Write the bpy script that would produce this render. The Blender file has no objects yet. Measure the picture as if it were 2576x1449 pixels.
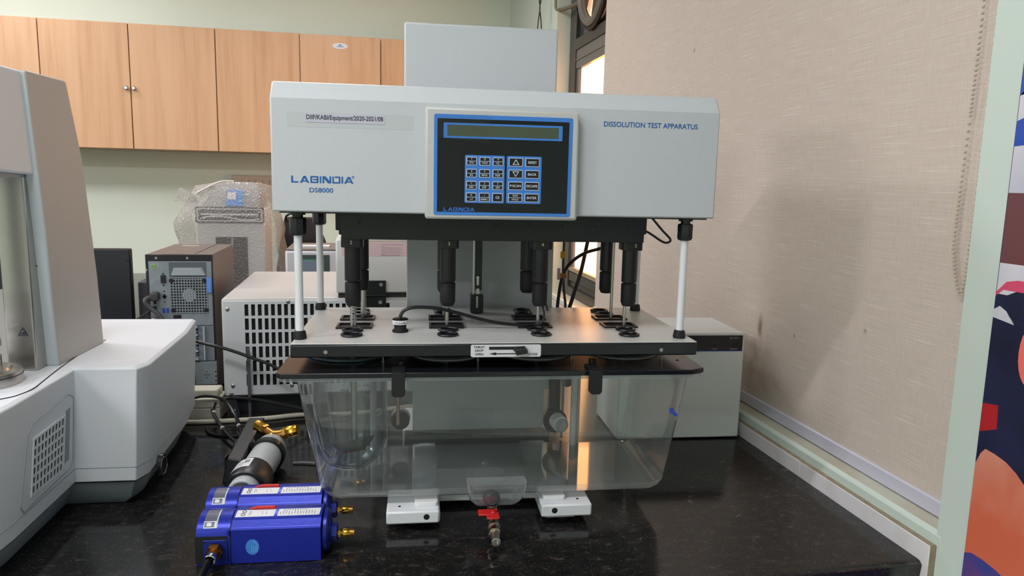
import bpy, bmesh, math, random
from mathutils import Matrix, Vector
random.seed(4)
S = bpy.context.scene
COL = S.collection
R_ = math.radians
PI = math.pi

# ------------------------------------------------------------------ camera, world, lights, exposure
F_PX = 1822.36
YAW, PITCH, ROLL = R_(11.4852), R_(8.36713), R_(1.31844)
def make_camera():
    cy, sy, cp, sp = math.cos(YAW), math.sin(YAW), math.cos(PITCH), math.sin(PITCH)
    f = Vector((sy*cp, cy*cp, -sp)); r = Vector((cy, -sy, 0)); d = f.cross(r)
    cr, sr = math.cos(ROLL), math.sin(ROLL)
    r2 = cr*r - sr*d; d2 = sr*r + cr*d
    cam = bpy.data.cameras.new('camera'); o = bpy.data.objects.new('camera', cam); COL.objects.link(o)
    cam.sensor_width = 36.0; cam.lens = F_PX*36/2576; cam.clip_start = .05; cam.clip_end = 50
    m = Matrix.Identity(4)
    for i in range(3):
        m[i][0] = r2[i]; m[i][1] = -d2[i]; m[i][2] = -f[i]
    m[0][3], m[1][3], m[2][3] = 0, 0, .6
    o.matrix_world = m
    S.camera = o
make_camera()
S.view_settings.view_transform = 'Standard'; S.view_settings.look = 'None'
S.view_settings.gamma = 1; S.view_settings.use_curve_mapping = False
S.view_settings.exposure = 0.63
S.cycles.transparent_max_bounces = 24
S.cycles.max_bounces = 10
S.cycles.sample_clamp_indirect = 6
w = bpy.data.worlds.new('world'); S.world = w; w.use_nodes = True
w.node_tree.nodes['Background'].inputs[0].default_value = (1, .82, .62, 1)
w.node_tree.nodes['Background'].inputs[1].default_value = .6
ROOM = dict(x0=-4.6, x1=.902, y0=-3.4, y1=4.70, z0=-.85, z1=1.98)
def ceiling_light(x, y, z, sx, sy, power, col=(1.0, .965, 1.0)):
    l = bpy.data.lights.new('ceiling_light', 'AREA'); l.shape = 'RECTANGLE'; l.size = sx; l.size_y = sy
    l.energy = power; l.color = col
    o = bpy.data.objects.new('ceiling_light', l); COL.objects.link(o); o.location = (x, y, z)
LAMPS = [(-2.3, .20, 1.895, 1.2, 27), (-2.6, -2.0, 1.895, 1.2, 29), (-2.0, 3.9, 1.895, 1.2, 7)]          # batten tubes: x, y, z, length, power; last two added as fill
FILL_PANELS = [(-1.5, 2.5, 1.955, .6, 6), (-2.9, 2.5, 1.955, .6, 33), (-.25, 3.1, 1.955, .6, 9), (-.5, .2, 1.955, .6, 12)]   # square panels, unseen, added as soft fill light
for x_, y_, z_, n_, p_ in LAMPS: ceiling_light(x_, y_, z_, n_, .05, p_)
for x_, y_, z_, n_, p_ in FILL_PANELS: ceiling_light(x_, y_, z_, n_, n_, p_)

# ------------------------------------------------------------------ frames: R = room axes, M = apparatus axes (turned 4.12 degrees)
MROT = -R_(11.4852-7.36398)
FR = {'R': 0.0, 'M': MROT}
ORG = {}

# ------------------------------------------------------------------ materials
def lin(c):
    if isinstance(c, str):
        c = [int(c[i:i+2], 16)/255 for i in (0, 2, 4)]
    return tuple(((v+.055)/1.055)**2.4 if v > .04045 else v/12.92 for v in c) + (1,)
MATS = {}
def mat(name, col, rough=.5, metal=0., bump=None, var=None, spec=.5, coat=0., emit=None):
    if name in MATS: return MATS[name]
    m = bpy.data.materials.new(name); m.use_nodes = True; nt = m.node_tree
    b = nt.nodes['Principled BSDF']; c = lin(col)
    b.inputs['Base Color'].default_value = c; b.inputs['Roughness'].default_value = rough
    b.inputs['Metallic'].default_value = metal; b.inputs['Specular IOR Level'].default_value = spec
    b.inputs['Coat Weight'].default_value = coat; b.inputs['Coat Roughness'].default_value = .1
    tc = None
    if bump or var: tc = nt.nodes.new('ShaderNodeTexCoord')
    if bump:
        n = nt.nodes.new('ShaderNodeTexNoise'); n.inputs['Scale'].default_value = bump[0]; n.inputs['Detail'].default_value = 3
        bp = nt.nodes.new('ShaderNodeBump'); bp.inputs['Strength'].default_value = bump[1]; bp.inputs['Distance'].default_value = bump[2]
        nt.links.new(tc.outputs['Object'], n.inputs['Vector']); nt.links.new(n.outputs[0], bp.inputs['Height'])
        nt.links.new(bp.outputs[0], b.inputs['Normal'])
    if var:
        n = nt.nodes.new('ShaderNodeTexNoise'); n.inputs['Scale'].default_value = var[0]; n.inputs['Detail'].default_value = 4
        mx = nt.nodes.new('ShaderNodeMix'); mx.data_type = 'RGBA'
        mx.inputs['A'].default_value = c; mx.inputs['B'].default_value = lin(var[1])
        nt.links.new(tc.outputs['Object'], n.inputs['Vector'])
        rp = nt.nodes.new('ShaderNodeValToRGB'); rp.color_ramp.elements[0].position = .4; rp.color_ramp.elements[1].position = .7
        nt.links.new(n.outputs[0], rp.inputs[0]); nt.links.new(rp.outputs[0], mx.inputs['Factor'])
        nt.links.new(mx.outputs['Result'], b.inputs['Base Color'])
    if emit:
        b.inputs['Emission Color'].default_value = emit[0] + (1,); b.inputs['Emission Strength'].default_value = emit[1]
    MATS[name] = m; return m
def nodes_mat(name):
    m = bpy.data.materials.new(name); m.use_nodes = True; MATS[name] = m
    return m, m.node_tree, m.node_tree.nodes, m.node_tree.links, m.node_tree.nodes['Principled BSDF']
def mapped(nt, scale):
    tc = nt.nodes.new('ShaderNodeTexCoord'); mp = nt.nodes.new('ShaderNodeMapping'); mp.inputs['Scale'].default_value = scale
    nt.links.new(tc.outputs['Object'], mp.inputs['Vector']); return mp
def ramp(nt, src, stops):
    r = nt.nodes.new('ShaderNodeValToRGB'); e = r.color_ramp.elements
    while len(e) < len(stops): e.new(.5)
    for i, (p, c) in enumerate(stops):
        e[i].position = p; e[i].color = c if len(c) == 4 else tuple(c)+(1,)
    nt.links.new(src, r.inputs[0]); return r

MINT = mat('mint_wall_paint', 'dfebdf', .55, var=(1.3, 'dbe7d9'), bump=(9, .25, .002))
MINT2 = mat('mint_wall_paint_dimmed', 'cbdad1', .55, var=(1.3, 'c7d6cb'), bump=(9, .25, .002))  # same mint paint, darkened to imitate weaker light on the window wall
CEIL = mat('ceiling_white', 'e8ebe6', .8, bump=(20, .2, .002))
FLOOR = mat('floor_vinyl', 'a5a29a', .4, var=(6, '98958e'))
WHITE = mat('white_powder_coat', 'c0c6c9', .42, bump=(260, .35, .0012))
WHITE2 = mat('white_smooth_enamel', 'dfe3e6', .35)
PANELW = mat('warm_white_housing', 'bfc1be', .45, bump=(260, .3, .001))
BLACK = mat('black_plastic', '111318', .38)
BLACKM = mat('black_matte_rubber', '101114', .6)
BLACKS = mat('black_anodised_sheet', '16181c', .2, bump=(700, .06, .0004))
SHEETW = mat('white_top_sheet', 'c9cbc7', .3, bump=(500, .25, .0008))
STEEL = mat('brushed_steel', 'b9b6b1', .28, 1, bump=(300, .1, .0005))
CHROME = mat('polished_chrome', 'd8d8d8', .1, 1)
BRASS = mat('brass', 'd3a13a', .22, 1)
BRASSD = mat('dull_brass', 'b58a45', .32, 1)
NICKEL = mat('nickel_plated_brass', 'a99a86', .25, 1)
BLUEK = mat('key_panel_blue', '3f7fd0', .35)
INKB = mat('blue_ink', '1a5fa5', .5)
INKD = mat('dark_ink', '2b3040', .5)
INKW = mat('white_ink', 'd8dce0', .5)
INKY = mat('yellowish_white_ink', 'd9d2a0', .5)
FACEB = mat('glossy_black_membrane', '0d0f16', .18, spec=.5)
KEYB = mat('black_key_face', '12151c', .35)
KEYR = mat('key_border_light', 'b9cbe0', .4)
LCD = mat('unlit_lcd_green', '4b5645', .15)
LABEL = mat('white_label', 'd8d9dc', .5)
PAPER = mat('lavender_paper_strip', 'bdbdca', .6)
WBLUE = mat('blue_anodised_aluminium', '2131a6', .3, .35, bump=(400, .05, .0004))
WBLUED = mat('dark_blue_cast_end', '1a2a8c', .35, .3)
RED = mat('red_plastic', 'c4201f', .35)
GREYP = mat('light_grey_pipe_plastic', 'b4babb', .4)
RHEO = mat('light_grey_instrument_shell', 'dfe3e8', .45, bump=(600, .08, .0004))
RHEOT = mat('taupe_grey_instrument_shell', 'bbb6b1', .5, bump=(600, .1, .0004))
RHEOD = mat('mid_grey_instrument_skirt', '8f979d', .5)
DARKG = mat('dark_grey_gap', '2a2d30', .6)
WCORD = mat('white_cord', 'cfc9b8', .6)
BCORD = mat('black_cord', '121214', .4)
GCORD = mat('grey_cord', '4a4a4c', .5)
PCBROWN = mat('taupe_computer_side', '6d625c', .4)
PCMETAL = mat('galvanised_steel_panel', '8d979c', .4, .35, var=(40, '7f898e'))
PCHOLE = mat('dark_recess', '0b0c0e', .8)
CREAM = mat('cream_plastic', 'c9c5b4', .5)
GLASSBK = mat('tinted_window_glass', '3c4248', .15)
FRAMED = mat('dark_window_frame', '3a3734', .35)
FRAMEL = mat('grey_window_frame', '6b6a66', .4)
TILE = mat('white_glazed_tile', 'e2e1e4', .25, var=(14, 'd6d3d0'))
DIRT = mat('dusty_grout', '9c907c', .9, var=(60, '8a7d66'))
SILLM = mat('stained_sill_paint', 'c9cabb', .6, var=(8, 'b7b29b'))
BARW = mat('lavender_white_bar', 'c9c9d8', .35)
BEAD = mat('ivory_beads', 'b6b098', .4)
GREENF = mat('green_screen_frame', '2f8f56', .4)
SLATE = mat('slate_screen', '75879a', .3)
PINKP = mat('pink_paper', 'd3b9bb', .7)
BLUEST = mat('light_blue_sticker', '3f86d6', .4)
EMBL = mat('grey_badge', '6e7080', .3, .4)
YELL = mat('yellow_clip', 'd3b21e', .4)
ORNG = mat('orange_brown_clip', 'b5691e', .4)
PADW = mat('white_nylon', 'e2e4e4', .4)

def wood():
    m, nt, N, L, b = nodes_mat('beech_laminate')
    mp = mapped(nt, (14, 14, .8))
    n = N.new('ShaderNodeTexNoise'); n.inputs['Scale'].default_value = 1.0; n.inputs['Detail'].default_value = 5; n.inputs['Roughness'].default_value = .55
    L.new(mp.outputs[0], n.inputs['Vector'])
    mp2 = mapped(nt, (220, 220, 5)); n2 = N.new('ShaderNodeTexNoise'); n2.inputs['Scale'].default_value = 1; n2.inputs['Detail'].default_value = 2
    L.new(mp2.outputs[0], n2.inputs['Vector'])
    ad = N.new('ShaderNodeMath'); ad.operation = 'MULTIPLY_ADD'; ad.inputs[1].default_value = .25
    L.new(n2.outputs[0], ad.inputs[0]); L.new(n.outputs[0], ad.inputs[2])
    r = ramp(nt, ad.outputs[0], [(.40, lin('bd9069')), (.62, lin('cca27b')), (.85, lin('d2ac87'))])
    L.new(r.outputs[0], b.inputs['Base Color']); b.inputs['Roughness'].default_value = .4
    return m
WOOD = wood()
WOODE = mat('dark_wood_gap', '5a3c26', .7)

def granite():
    m, nt, N, L, b = nodes_mat('black_granite')
    mp = mapped(nt, (45, 75, 60))
    n = N.new('ShaderNodeTexNoise'); n.inputs['Scale'].default_value = 1; n.inputs['Detail'].default_value = 6; n.inputs['Roughness'].default_value = .65; n.inputs['Distortion'].default_value = .6
    L.new(mp.outputs[0], n.inputs['Vector'])
    r = ramp(nt, n.outputs[0], [(.42, (.007, .007, .0075)), (.55, (.013, .012, .0113)), (.655, (.040, .032, .029)), (.76, (.12, .095, .085))])
    mp2 = mapped(nt, (260, 330, 300)); v = N.new('ShaderNodeTexNoise'); v.inputs['Scale'].default_value = 1; v.inputs['Detail'].default_value = 2
    L.new(mp2.outputs[0], v.inputs['Vector'])
    r2 = ramp(nt, v.outputs[0], [(.62, (0, 0, 0)), (.76, (.075, .068, .064))])
    ad = N.new('ShaderNodeMix'); ad.data_type = 'RGBA'; ad.blend_type = 'ADD'; ad.inputs['Factor'].default_value = 1
    L.new(r.outputs[0], ad.inputs['A']); L.new(r2.outputs[0], ad.inputs['B'])
    L.new(ad.outputs['Result'], b.inputs['Base Color'])
    b.inputs['Roughness'].default_value = .13; b.inputs['Specular IOR Level'].default_value = .55
    return m
GRANITE = granite()

def fabric():
    m, nt, N, L, b = nodes_mat('beige_slub_fabric')
    mp = mapped(nt, (30, 9, 420))
    n = N.new('ShaderNodeTexNoise'); n.inputs['Scale'].default_value = 1; n.inputs['Detail'].default_value = 3
    L.new(mp.outputs[0], n.inputs['Vector'])
    mpb = mapped(nt, (30, 500, 30)); n1 = N.new('ShaderNodeTexNoise'); n1.inputs['Scale'].default_value = 1; n1.inputs['Detail'].default_value = 1
    L.new(mpb.outputs[0], n1.inputs['Vector'])
    r = ramp(nt, n.outputs[0], [(.25, lin('c9bcb0')), (.62, lin('d1c5ba')), (.74, lin('e0d6cd'))])
    r1 = ramp(nt, n1.outputs[0], [(.3, (.93, .93, .93)), (.7, (1.03, 1.03, 1.03))])
    mu = N.new('ShaderNodeMix'); mu.data_type = 'RGBA'; mu.blend_type = 'MULTIPLY'; mu.inputs['Factor'].default_value = 1
    L.new(r.outputs[0], mu.inputs['A']); L.new(r1.outputs[0], mu.inputs['B'])
    cur = mu.outputs['Result']
    # damp stains with their own outline, low at the sill and a few specks
    tc = N.new('ShaderNodeTexCoord')
    ns = N.new('ShaderNodeTexNoise'); ns.inputs['Scale'].default_value = 30; ns.inputs['Detail'].default_value = 5
    L.new(tc.outputs['Object'], ns.inputs['Vector'])
    for (y, z, sy, sz, amt, col) in ((1.585, .26, .012, .035, .9, '6b5a48'), (1.57, .15, .07, .10, .45, '8a7763'), (1.60, .19, .03, .05, .5, '8a7763'),
                                     (1.21, .33, .006, .006, .8, '7d6a56'), (1.44, .27, .004, .006, .8, '6b5a48'), (2.05, .99, .008, .006, .7, '7d7060')):
        mp = N.new('ShaderNodeMapping'); y -= 1.9; z -= .057; mp.inputs['Location'].default_value = (0, -y/sy, -z/sz); mp.inputs['Scale'].default_value = (0, 1/sy, 1/sz)
        L.new(tc.outputs['Object'], mp.inputs['Vector'])
        ln = N.new('ShaderNodeVectorMath'); ln.operation = 'LENGTH'; L.new(mp.outputs[0], ln.inputs[0])
        ad = N.new('ShaderNodeMath'); ad.operation = 'MULTIPLY_ADD'; ad.inputs[1].default_value = 1.6
        L.new(ns.outputs[0], ad.inputs[0]); L.new(ln.outputs['Value'], ad.inputs[2])
        rr = ramp(nt, ad.outputs[0], [(.5, (amt,)*3), (1.0, (0, 0, 0))])
        mr = N.new('ShaderNodeMapRange'); mr.inputs['From Min'].default_value = .7; mr.inputs['From Max'].default_value = 2.0
        mr.inputs['To Min'].default_value = amt; mr.inputs['To Max'].default_value = 0
        L.new(ad.outputs[0], mr.inputs['Value'])
        mx = N.new('ShaderNodeMix'); mx.data_type = 'RGBA'; mx.inputs['B'].default_value = lin(col)
        L.new(mr.outputs[0], mx.inputs['Factor']); L.new(cur, mx.inputs['A']); cur = mx.outputs['Result']
        N.remove(rr)
    L.new(cur, b.inputs['Base Color']); b.inputs['Roughness'].default_value = .85
    bp = N.new('ShaderNodeBump'); bp.inputs['Strength'].default_value = .25; bp.inputs['Distance'].default_value = .001
    L.new(n.outputs[0], bp.inputs['Height']); L.new(bp.outputs[0], b.inputs['Normal'])
    return m
FABRIC = fabric()

def clear(name, tint, haze, haze_edge, ior=1.45, rough=.03, hazecol='c9d3d6', bump=None, edge=None, pow_=2.0, refl=1.0):
    """thin clear plastic or glass wall: see-through, mirror sheen by Fresnel (Schlick), milky haze that thickens where the wall is seen edge-on"""
    m, nt, N, L, b = nodes_mat(name)
    out = [n for n in N if n.type == 'OUTPUT_MATERIAL'][0]; N.remove(b)
    def math_(op, v0, v1):
        n = N.new('ShaderNodeMath'); n.operation = op
        for i, v in enumerate((v0, v1)):
            if isinstance(v, (int, float)): n.inputs[i].default_value = v
            else: L.new(v, n.inputs[i])
        return n.outputs[0]
    lf = N.new('ShaderNodeLayerWeight'); lf.inputs['Blend'].default_value = .5; fac = lf.outputs['Facing']
    tr = N.new('ShaderNodeBsdfTransparent'); tr.inputs[0].default_value = lin(tint)
    if edge:
        mx = N.new('ShaderNodeMix'); mx.data_type = 'RGBA'; mx.inputs['A'].default_value = lin(tint); mx.inputs['B'].default_value = lin(edge)
        L.new(math_('POWER', fac, 4.0), mx.inputs['Factor']); L.new(mx.outputs['Result'], tr.inputs[0])
    gl = N.new('ShaderNodeBsdfGlossy'); gl.inputs['Roughness'].default_value = rough
    df = N.new('ShaderNodeBsdfDiffuse'); df.inputs[0].default_value = lin(hazecol)
    tl = N.new('ShaderNodeBsdfTranslucent'); tl.inputs[0].default_value = lin(hazecol)
    hz = N.new('ShaderNodeMixShader'); hz.inputs[0].default_value = .5
    L.new(df.outputs[0], hz.inputs[1]); L.new(tl.outputs[0], hz.inputs[2])
    mr = math_('ADD', math_('MULTIPLY', math_('POWER', fac, pow_), haze_edge-haze), haze)
    m1 = N.new('ShaderNodeMixShader'); L.new(mr, m1.inputs[0]); L.new(tr.outputs[0], m1.inputs[1]); L.new(hz.outputs[0], m1.inputs[2])
    f0 = ((ior-1)/(ior+1))**2
    fr = math_('MULTIPLY', math_('ADD', math_('MULTIPLY', math_('POWER', fac, 5.0), 1-f0), f0), refl)
    fr = math_('MINIMUM', fr, 1.0)
    m2 = N.new('ShaderNodeMixShader'); L.new(fr, m2.inputs[0]); L.new(m1.outputs[0], m2.inputs[1]); L.new(gl.outputs[0], m2.inputs[2])
    if bump:
        tc = N.new('ShaderNodeTexCoord'); v = N.new('ShaderNodeTexVoronoi'); v.inputs['Scale'].default_value = bump[0]
        L.new(tc.outputs['Object'], v.inputs['Vector'])
        bp = N.new('ShaderNodeBump'); bp.inputs['Strength'].default_value = bump[1]; bp.inputs['Distance'].default_value = bump[2]
        L.new(v.outputs['Distance'], bp.inputs['Height'])
        for q in (gl, df, lf): L.new(bp.outputs[0], q.inputs['Normal'])
    L.new(m2.outputs[0], out.inputs[0])
    return m
TANKM = clear('clear_polycarbonate', 'f2f5f5', .03, .80, hazecol='e6ecec', pow_=3, refl=1.9, ior=1.58)
TANKB = clear('hazed_polycarbonate_floor', 'e4e8e8', .36, .52, rough=.05, hazecol='f2f6f4', refl=2.0, ior=1.58)
TANKC = clear('tank_rounded_edge', 'eaeeee', .20, .85, rough=.04, hazecol='f2f6f4', refl=1.9, ior=1.58)
GLASSM = clear('borosilicate_glass', 'f2f5f6', .01, .55, ior=1.55, rough=.02, edge='7d888c', pow_=5, refl=1.5)
TAPE = mat('clear_tape_over_paint', 'bcc2c4', .24)
WRAP = clear('bubble_wrap_film', 'f6f4f2', .26, .8, rough=.16, hazecol='dcdad6', bump=(140, .9, .004))

# ------------------------------------------------------------------ geometry collector
def catmull(pts, sub=8):
    P = [Vector(p) for p in pts]
    if len(P) < 3: return P
    out = []
    for i in range(len(P)-1):
        p0 = P[i-1] if i else P[0]*2-P[1]; p1, p2 = P[i], P[i+1]; p3 = P[i+2] if i+2 < len(P) else P[-1]*2-P[-2]
        for k in range(sub):
            t = k/sub
            out.append(.5*((2*p1)+(p2-p0)*t+(2*p0-5*p1+4*p2-p3)*t*t+(3*p1-p0-3*p2+p3)*t**3))
    out.append(P[-1]); return out
def frame_of(d):
    d = Vector(d).normalized(); a = Vector((0, 0, 1)) if abs(d.z) < .9 else Vector((1, 0, 0))
    u = d.cross(a).normalized(); return u, d.cross(u), d
def rrect(x0, x1, y0, y1, r, n=5):
    out = []
    for cx, cy, a in ((x1-r, y1-r, 0), (x0+r, y1-r, 90), (x0+r, y0+r, 180), (x1-r, y0+r, 270)):
        for k in range(n+1):
            t = R_(a+90*k/n); out.append((cx+r*math.cos(t), cy+r*math.sin(t)))
    return out
FONTC = {}
def font_geo(s):
    if s in FONTC: return FONTC[s]
    cu = bpy.data.curves.new('f', 'FONT'); cu.body = s; cu.resolution_u = 3; cu.offset = .012
    o = bpy.data.objects.new('f', cu); COL.objects.link(o)
    dg = bpy.context.evaluated_depsgraph_get(); dg.update()
    me = bpy.data.meshes.new_from_object(o.evaluated_get(dg))
    V = [(v.co.x, v.co.y) for v in me.vertices]; Fc = [tuple(p.vertices) for p in me.polygons]
    bpy.data.objects.remove(o); bpy.data.curves.remove(cu); bpy.data.meshes.remove(me)
    FONTC[s] = (V, Fc); return FONTC[s]
class G:
    def __init__(s): s.v = []; s.f = []; s.m = []
    def add(s, V, Fc, m=0):
        o = len(s.v); s.v += [tuple(p) for p in V]
        for f in Fc: s.f.append(tuple(i+o for i in f)); s.m.append(m)
        return s
    def box(s, x0, x1, y0, y1, z0, z1, m=0):
        V = [(x, y, z) for z in (z0, z1) for y in (y0, y1) for x in (x0, x1)]
        return s.add(V, [(0, 2, 3, 1), (4, 5, 7, 6), (0, 1, 5, 4), (2, 6, 7, 3), (0, 4, 6, 2), (1, 3, 7, 5)], m)
    def prism(s, poly, axis, a, b, m=0, cap=True):
        n = len(poly)
        def p(q, h): return {'z': (q[0], q[1], h), 'y': (q[0], h, q[1]), 'x': (h, q[0], q[1])}[axis]
        V = [p(q, a) for q in poly]+[p(q, b) for q in poly]
        Fc = [(i, (i+1) % n, n+(i+1) % n, n+i) for i in range(n)]
        if cap: Fc += [tuple(range(n))[::-1], tuple(range(n, 2*n))]
        return s.add(V, Fc, m)
    def loft(s, rings, m=0, cap0=True, cap1=True, mcap=None):
        n = len(rings[0]); V = [p for r in rings for p in r]; Fc = []
        for k in range(len(rings)-1):
            for i in range(n): Fc.append((k*n+i, k*n+(i+1) % n, (k+1)*n+(i+1) % n, (k+1)*n+i))
        s.add(V, Fc, m); o = len(s.v)-len(V); mc = m if mcap is None else mcap
        if cap0: s.f.append(tuple(o+i for i in range(n))[::-1]); s.m.append(mc)
        if cap1: s.f.append(tuple(o+(len(rings)-1)*n+i for i in range(n))); s.m.append(mc)
        return s
    def lathe(s, prof, org, d=(0, 0, 1), n=24, m=0, closed=False):
        """prof: (radius, height) along d from org"""
        u, w_, d = frame_of(d); org = Vector(org); rings = []
        for r, h in prof:
            rings.append([org+d*h+(u*math.cos(2*PI*k/n)+w_*math.sin(2*PI*k/n))*max(r, 1e-5) for k in range(n)])
        return s.loft(rings, m, prof[0][0] > 1e-4 and not closed, prof[-1][0] > 1e-4 and not closed)
    def cyl(s, p0, p1, r0, r1=None, n=20, m=0):
        d = Vector(p1)-Vector(p0); return s.lathe([(r0, 0), (r0 if r1 is None else r1, d.length)], p0, d, n, m)
    def tube(s, pts, r, n=8, m=0, sub=8):
        P = catmull(pts, sub); rings = []; u = None
        for i, p in enumerate(P):
            d = (P[min(i+1, len(P)-1)]-P[max(i-1, 0)]).normalized()
            if u is None: u = frame_of(d)[0]
            u = (u-d*u.dot(d)).normalized(); w_ = d.cross(u)
            rings.append([p+(u*math.cos(2*PI*k/n)+w_*math.sin(2*PI*k/n))*r for k in range(n)])
        return s.loft(rings, m)
    def torus(s, c, r, t, d=(0, 0, 1), n=28, k=8, m=0, sq=1.0):
        u, w_, d = frame_of(d); c = Vector(c); V = []; Fc = []
        for i in range(n):
            a = 2*PI*i/n; e = u*math.cos(a)+w_*math.sin(a)
            for j in range(k):
                b_ = 2*PI*j/k; V.append(c+e*(r+t*math.cos(b_))+d*t*sq*math.sin(b_))
        for i in range(n):
            for j in range(k):
                Fc.append((i*k+j, ((i+1) % n)*k+j, ((i+1) % n)*k+(j+1) % k, i*k+(j+1) % k))
        return s.add(V, Fc, m)
    def sphere(s, c, r, n=10, m=0, sz=1):
        return s.lathe([(r*math.sin(PI*k/n), -r*sz*math.cos(PI*k/n)) for k in range(n+1)], c, (0, 0, 1), n*2, m)
    def poly(s, pts, m=0): return s.add(pts, [tuple(range(len(pts)))], m)
    def text(s, t, O, U, Vv, width, height, m=0, fit=True, bend=None):
        """flat lettering: lower-left corner O, unit vectors U, Vv; scaled to width and cap height"""
        V, Fc = font_geo(t); x0 = min(v[0] for v in V); x1 = max(v[0] for v in V)
        cap = .69 if any(c.isupper() or c.isdigit() for c in t) else .52
        k = height/cap; kx = width/(x1-x0) if fit else k
        O, U, Vv = Vector(O), Vector(U), Vector(Vv)
        if bend: return s.add([bend((v[0]-x0)*kx, v[1]*k) for v in V], Fc, m)
        return s.add([O+U*((v[0]-x0)*kx)+Vv*(v[1]*k) for v in V], Fc, m)
    def tx(s, t, x0, x1, z, h, y, m=0): return s.text(t, (x0, y, z), (1, 0, 0), (0, 0, 1), x1-x0, h, m)
    def tc(s, t, xc, z, h, y, m=0, maxw=None):
        V, Fc = font_geo(t); wd = (max(v[0] for v in V)-min(v[0] for v in V))*h/.69
        if maxw and wd > maxw: wd = maxw
        return s.text(t, (xc-wd/2, y, z), (1, 0, 0), (0, 0, 1), wd, h, m)
    def mesh(s, name, mats, origin=(0, 0, 0), recalc=True, angle=35):
        me = bpy.data.meshes.new(name); ox, oy, oz = origin
        me.from_pydata([(x-ox, y-oy, z-oz) for x, y, z in s.v], [], s.f)
        for mt in (mats if isinstance(mats, (list, tuple)) else [mats]): me.materials.append(mt)
        me.polygons.foreach_set('material_index', s.m)
        if recalc:
            bm = bmesh.new(); bm.from_mesh(me); bmesh.ops.recalc_face_normals(bm, faces=bm.faces); bm.to_mesh(me); bm.free()
        me.polygons.foreach_set('use_smooth', [True]*len(me.polygons))
        me.set_sharp_from_angle(angle=R_(angle)); me.update(); return me
    def part(s, name, mats, parent, bevel=0, label=None, kind=None, recalc=True, angle=35):
        org = ORG[parent]
        o = bpy.data.objects.new(name, s.mesh(name, mats, org, recalc, angle)); COL.objects.link(o); o.parent = parent; ORG[o] = org
        if bevel: bev(o, bevel)
        if label: o['label'] = label
        if kind: o['kind'] = kind
        return o
    def single(s, name, label, cat, mats, fr='R', origin=(0, 0, 0), group=None, bevel=0, kind=None, recalc=True, angle=35):
        o = bpy.data.objects.new(name, s.mesh(name, mats, origin, recalc, angle)); COL.objects.link(o); place(o, fr, origin)
        if bevel: bev(o, bevel)
        if label: o['label'] = label
        if cat: o['category'] = cat
        if group: o['group'] = group
        if kind: o['kind'] = kind
        return o
def bev(o, w_, seg=2):
    b = o.modifiers.new('bevel', 'BEVEL'); b.width = w_; b.segments = seg; b.limit_method = 'ANGLE'; b.angle_limit = R_(40)
def place(o, fr, origin):
    a = FR[fr]; x, y, z = origin
    o.location = (x*math.cos(a)-y*math.sin(a), x*math.sin(a)+y*math.cos(a), z); o.rotation_euler = (0, 0, a); ORG[o] = origin
def thing(name, label, cat, fr, origin, group=None):
    o = bpy.data.objects.new(name, None); COL.objects.link(o); o.empty_display_size = .05
    place(o, fr, origin); o['label'] = label; o['category'] = cat
    if group: o['group'] = group
    return o
def copy_tree(o, parent=None):
    c = o.copy(); COL.objects.link(c); ORG[c] = ORG[o]
    if parent: c.parent = parent
    for ch in list(o.children):
        copy_tree(ch, c)
    return c
def shift(o, dx, dy, dz=0):                                    # a shift along the thing's own axes
    v = Matrix.Rotation(o.rotation_euler.z, 3, 'Z') @ Vector((dx, dy, dz)); o.location += v
def struct(g, name, mats, bevel=0, angle=35): return g.single(name, None, None, mats, kind='structure', bevel=bevel, angle=angle)

# ================================================================== THE SETTING
x0, x1, y0, y1, z0, z1 = (ROOM[k] for k in ('x0', 'x1', 'y0', 'y1', 'z0', 'z1'))
struct(G().box(x0-.1, x1+.4, y0-.1, y1+.1, z0-.06, z0), 'floor', FLOOR)
struct(G().box(x0-.1, x1+.4, y0-.1, y1+.1, z1, z1+.06), 'ceiling', CEIL)
struct(G().box(x0-.1, x1+.25, y1, y1+.1, z0, z1), 'wall_back', MINT)
struct(G().box(x0-.1, x0, y0, y1, z0, z1), 'wall_left', MINT)
struct(G().box(x0-.1, x1+.25, y0-.1, y0, z0, z1), 'wall_front', MINT)
WY0, WY1, WZ0, WZ1 = .943, 3.5, .05, 1.78                       # window opening in the right wall
g = G().box(x1, x1+.14, y0, WY0, z0, z1).box(x1, x1+.14, WY1, y1, z0, z1).box(x1, x1+.14, WY0, WY1, z0, WZ0).box(x1, x1+.14, WY0, WY1, WZ1, z1)
struct(g, 'wall_right', MINT2)
# sill (painted, stained on top), white tile strip above the worktop, dusty joint
g = G().prism([(x1-.001, .030), (x1-.001, .050), (.908, .0555), (1.03, .0555), (1.03, .030)], 'y', WY0-.01, WY1, 0)
g.m[0] = g.m[1] = 1; struct(g, 'trim_1', [SILLM, MINT2], bevel=.002)
g = G()
yy = [.94, 1.30, 1.62, 1.94, 2.26, 2.58, 2.9, 3.22, 3.54, 3.86, 4.18, 4.5]
tr = G().box(.8905, x1+.001, .94, 4.6, -.02, .0335)
tro = struct(tr, 'trim_2', DIRT)
ORG[tro] = (0, 0, 0)
for a, b_ in zip(yy[:-1], yy[1:]):
    G().box(.889, .9005, a+.0006, b_-.0006, -.03, .0325).part('tile', TILE, tro, bevel=.0012)
G().box(.889, .9005, .937, .9575, -.6, -.031).part('tile', TILE, tro, bevel=.001)
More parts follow.
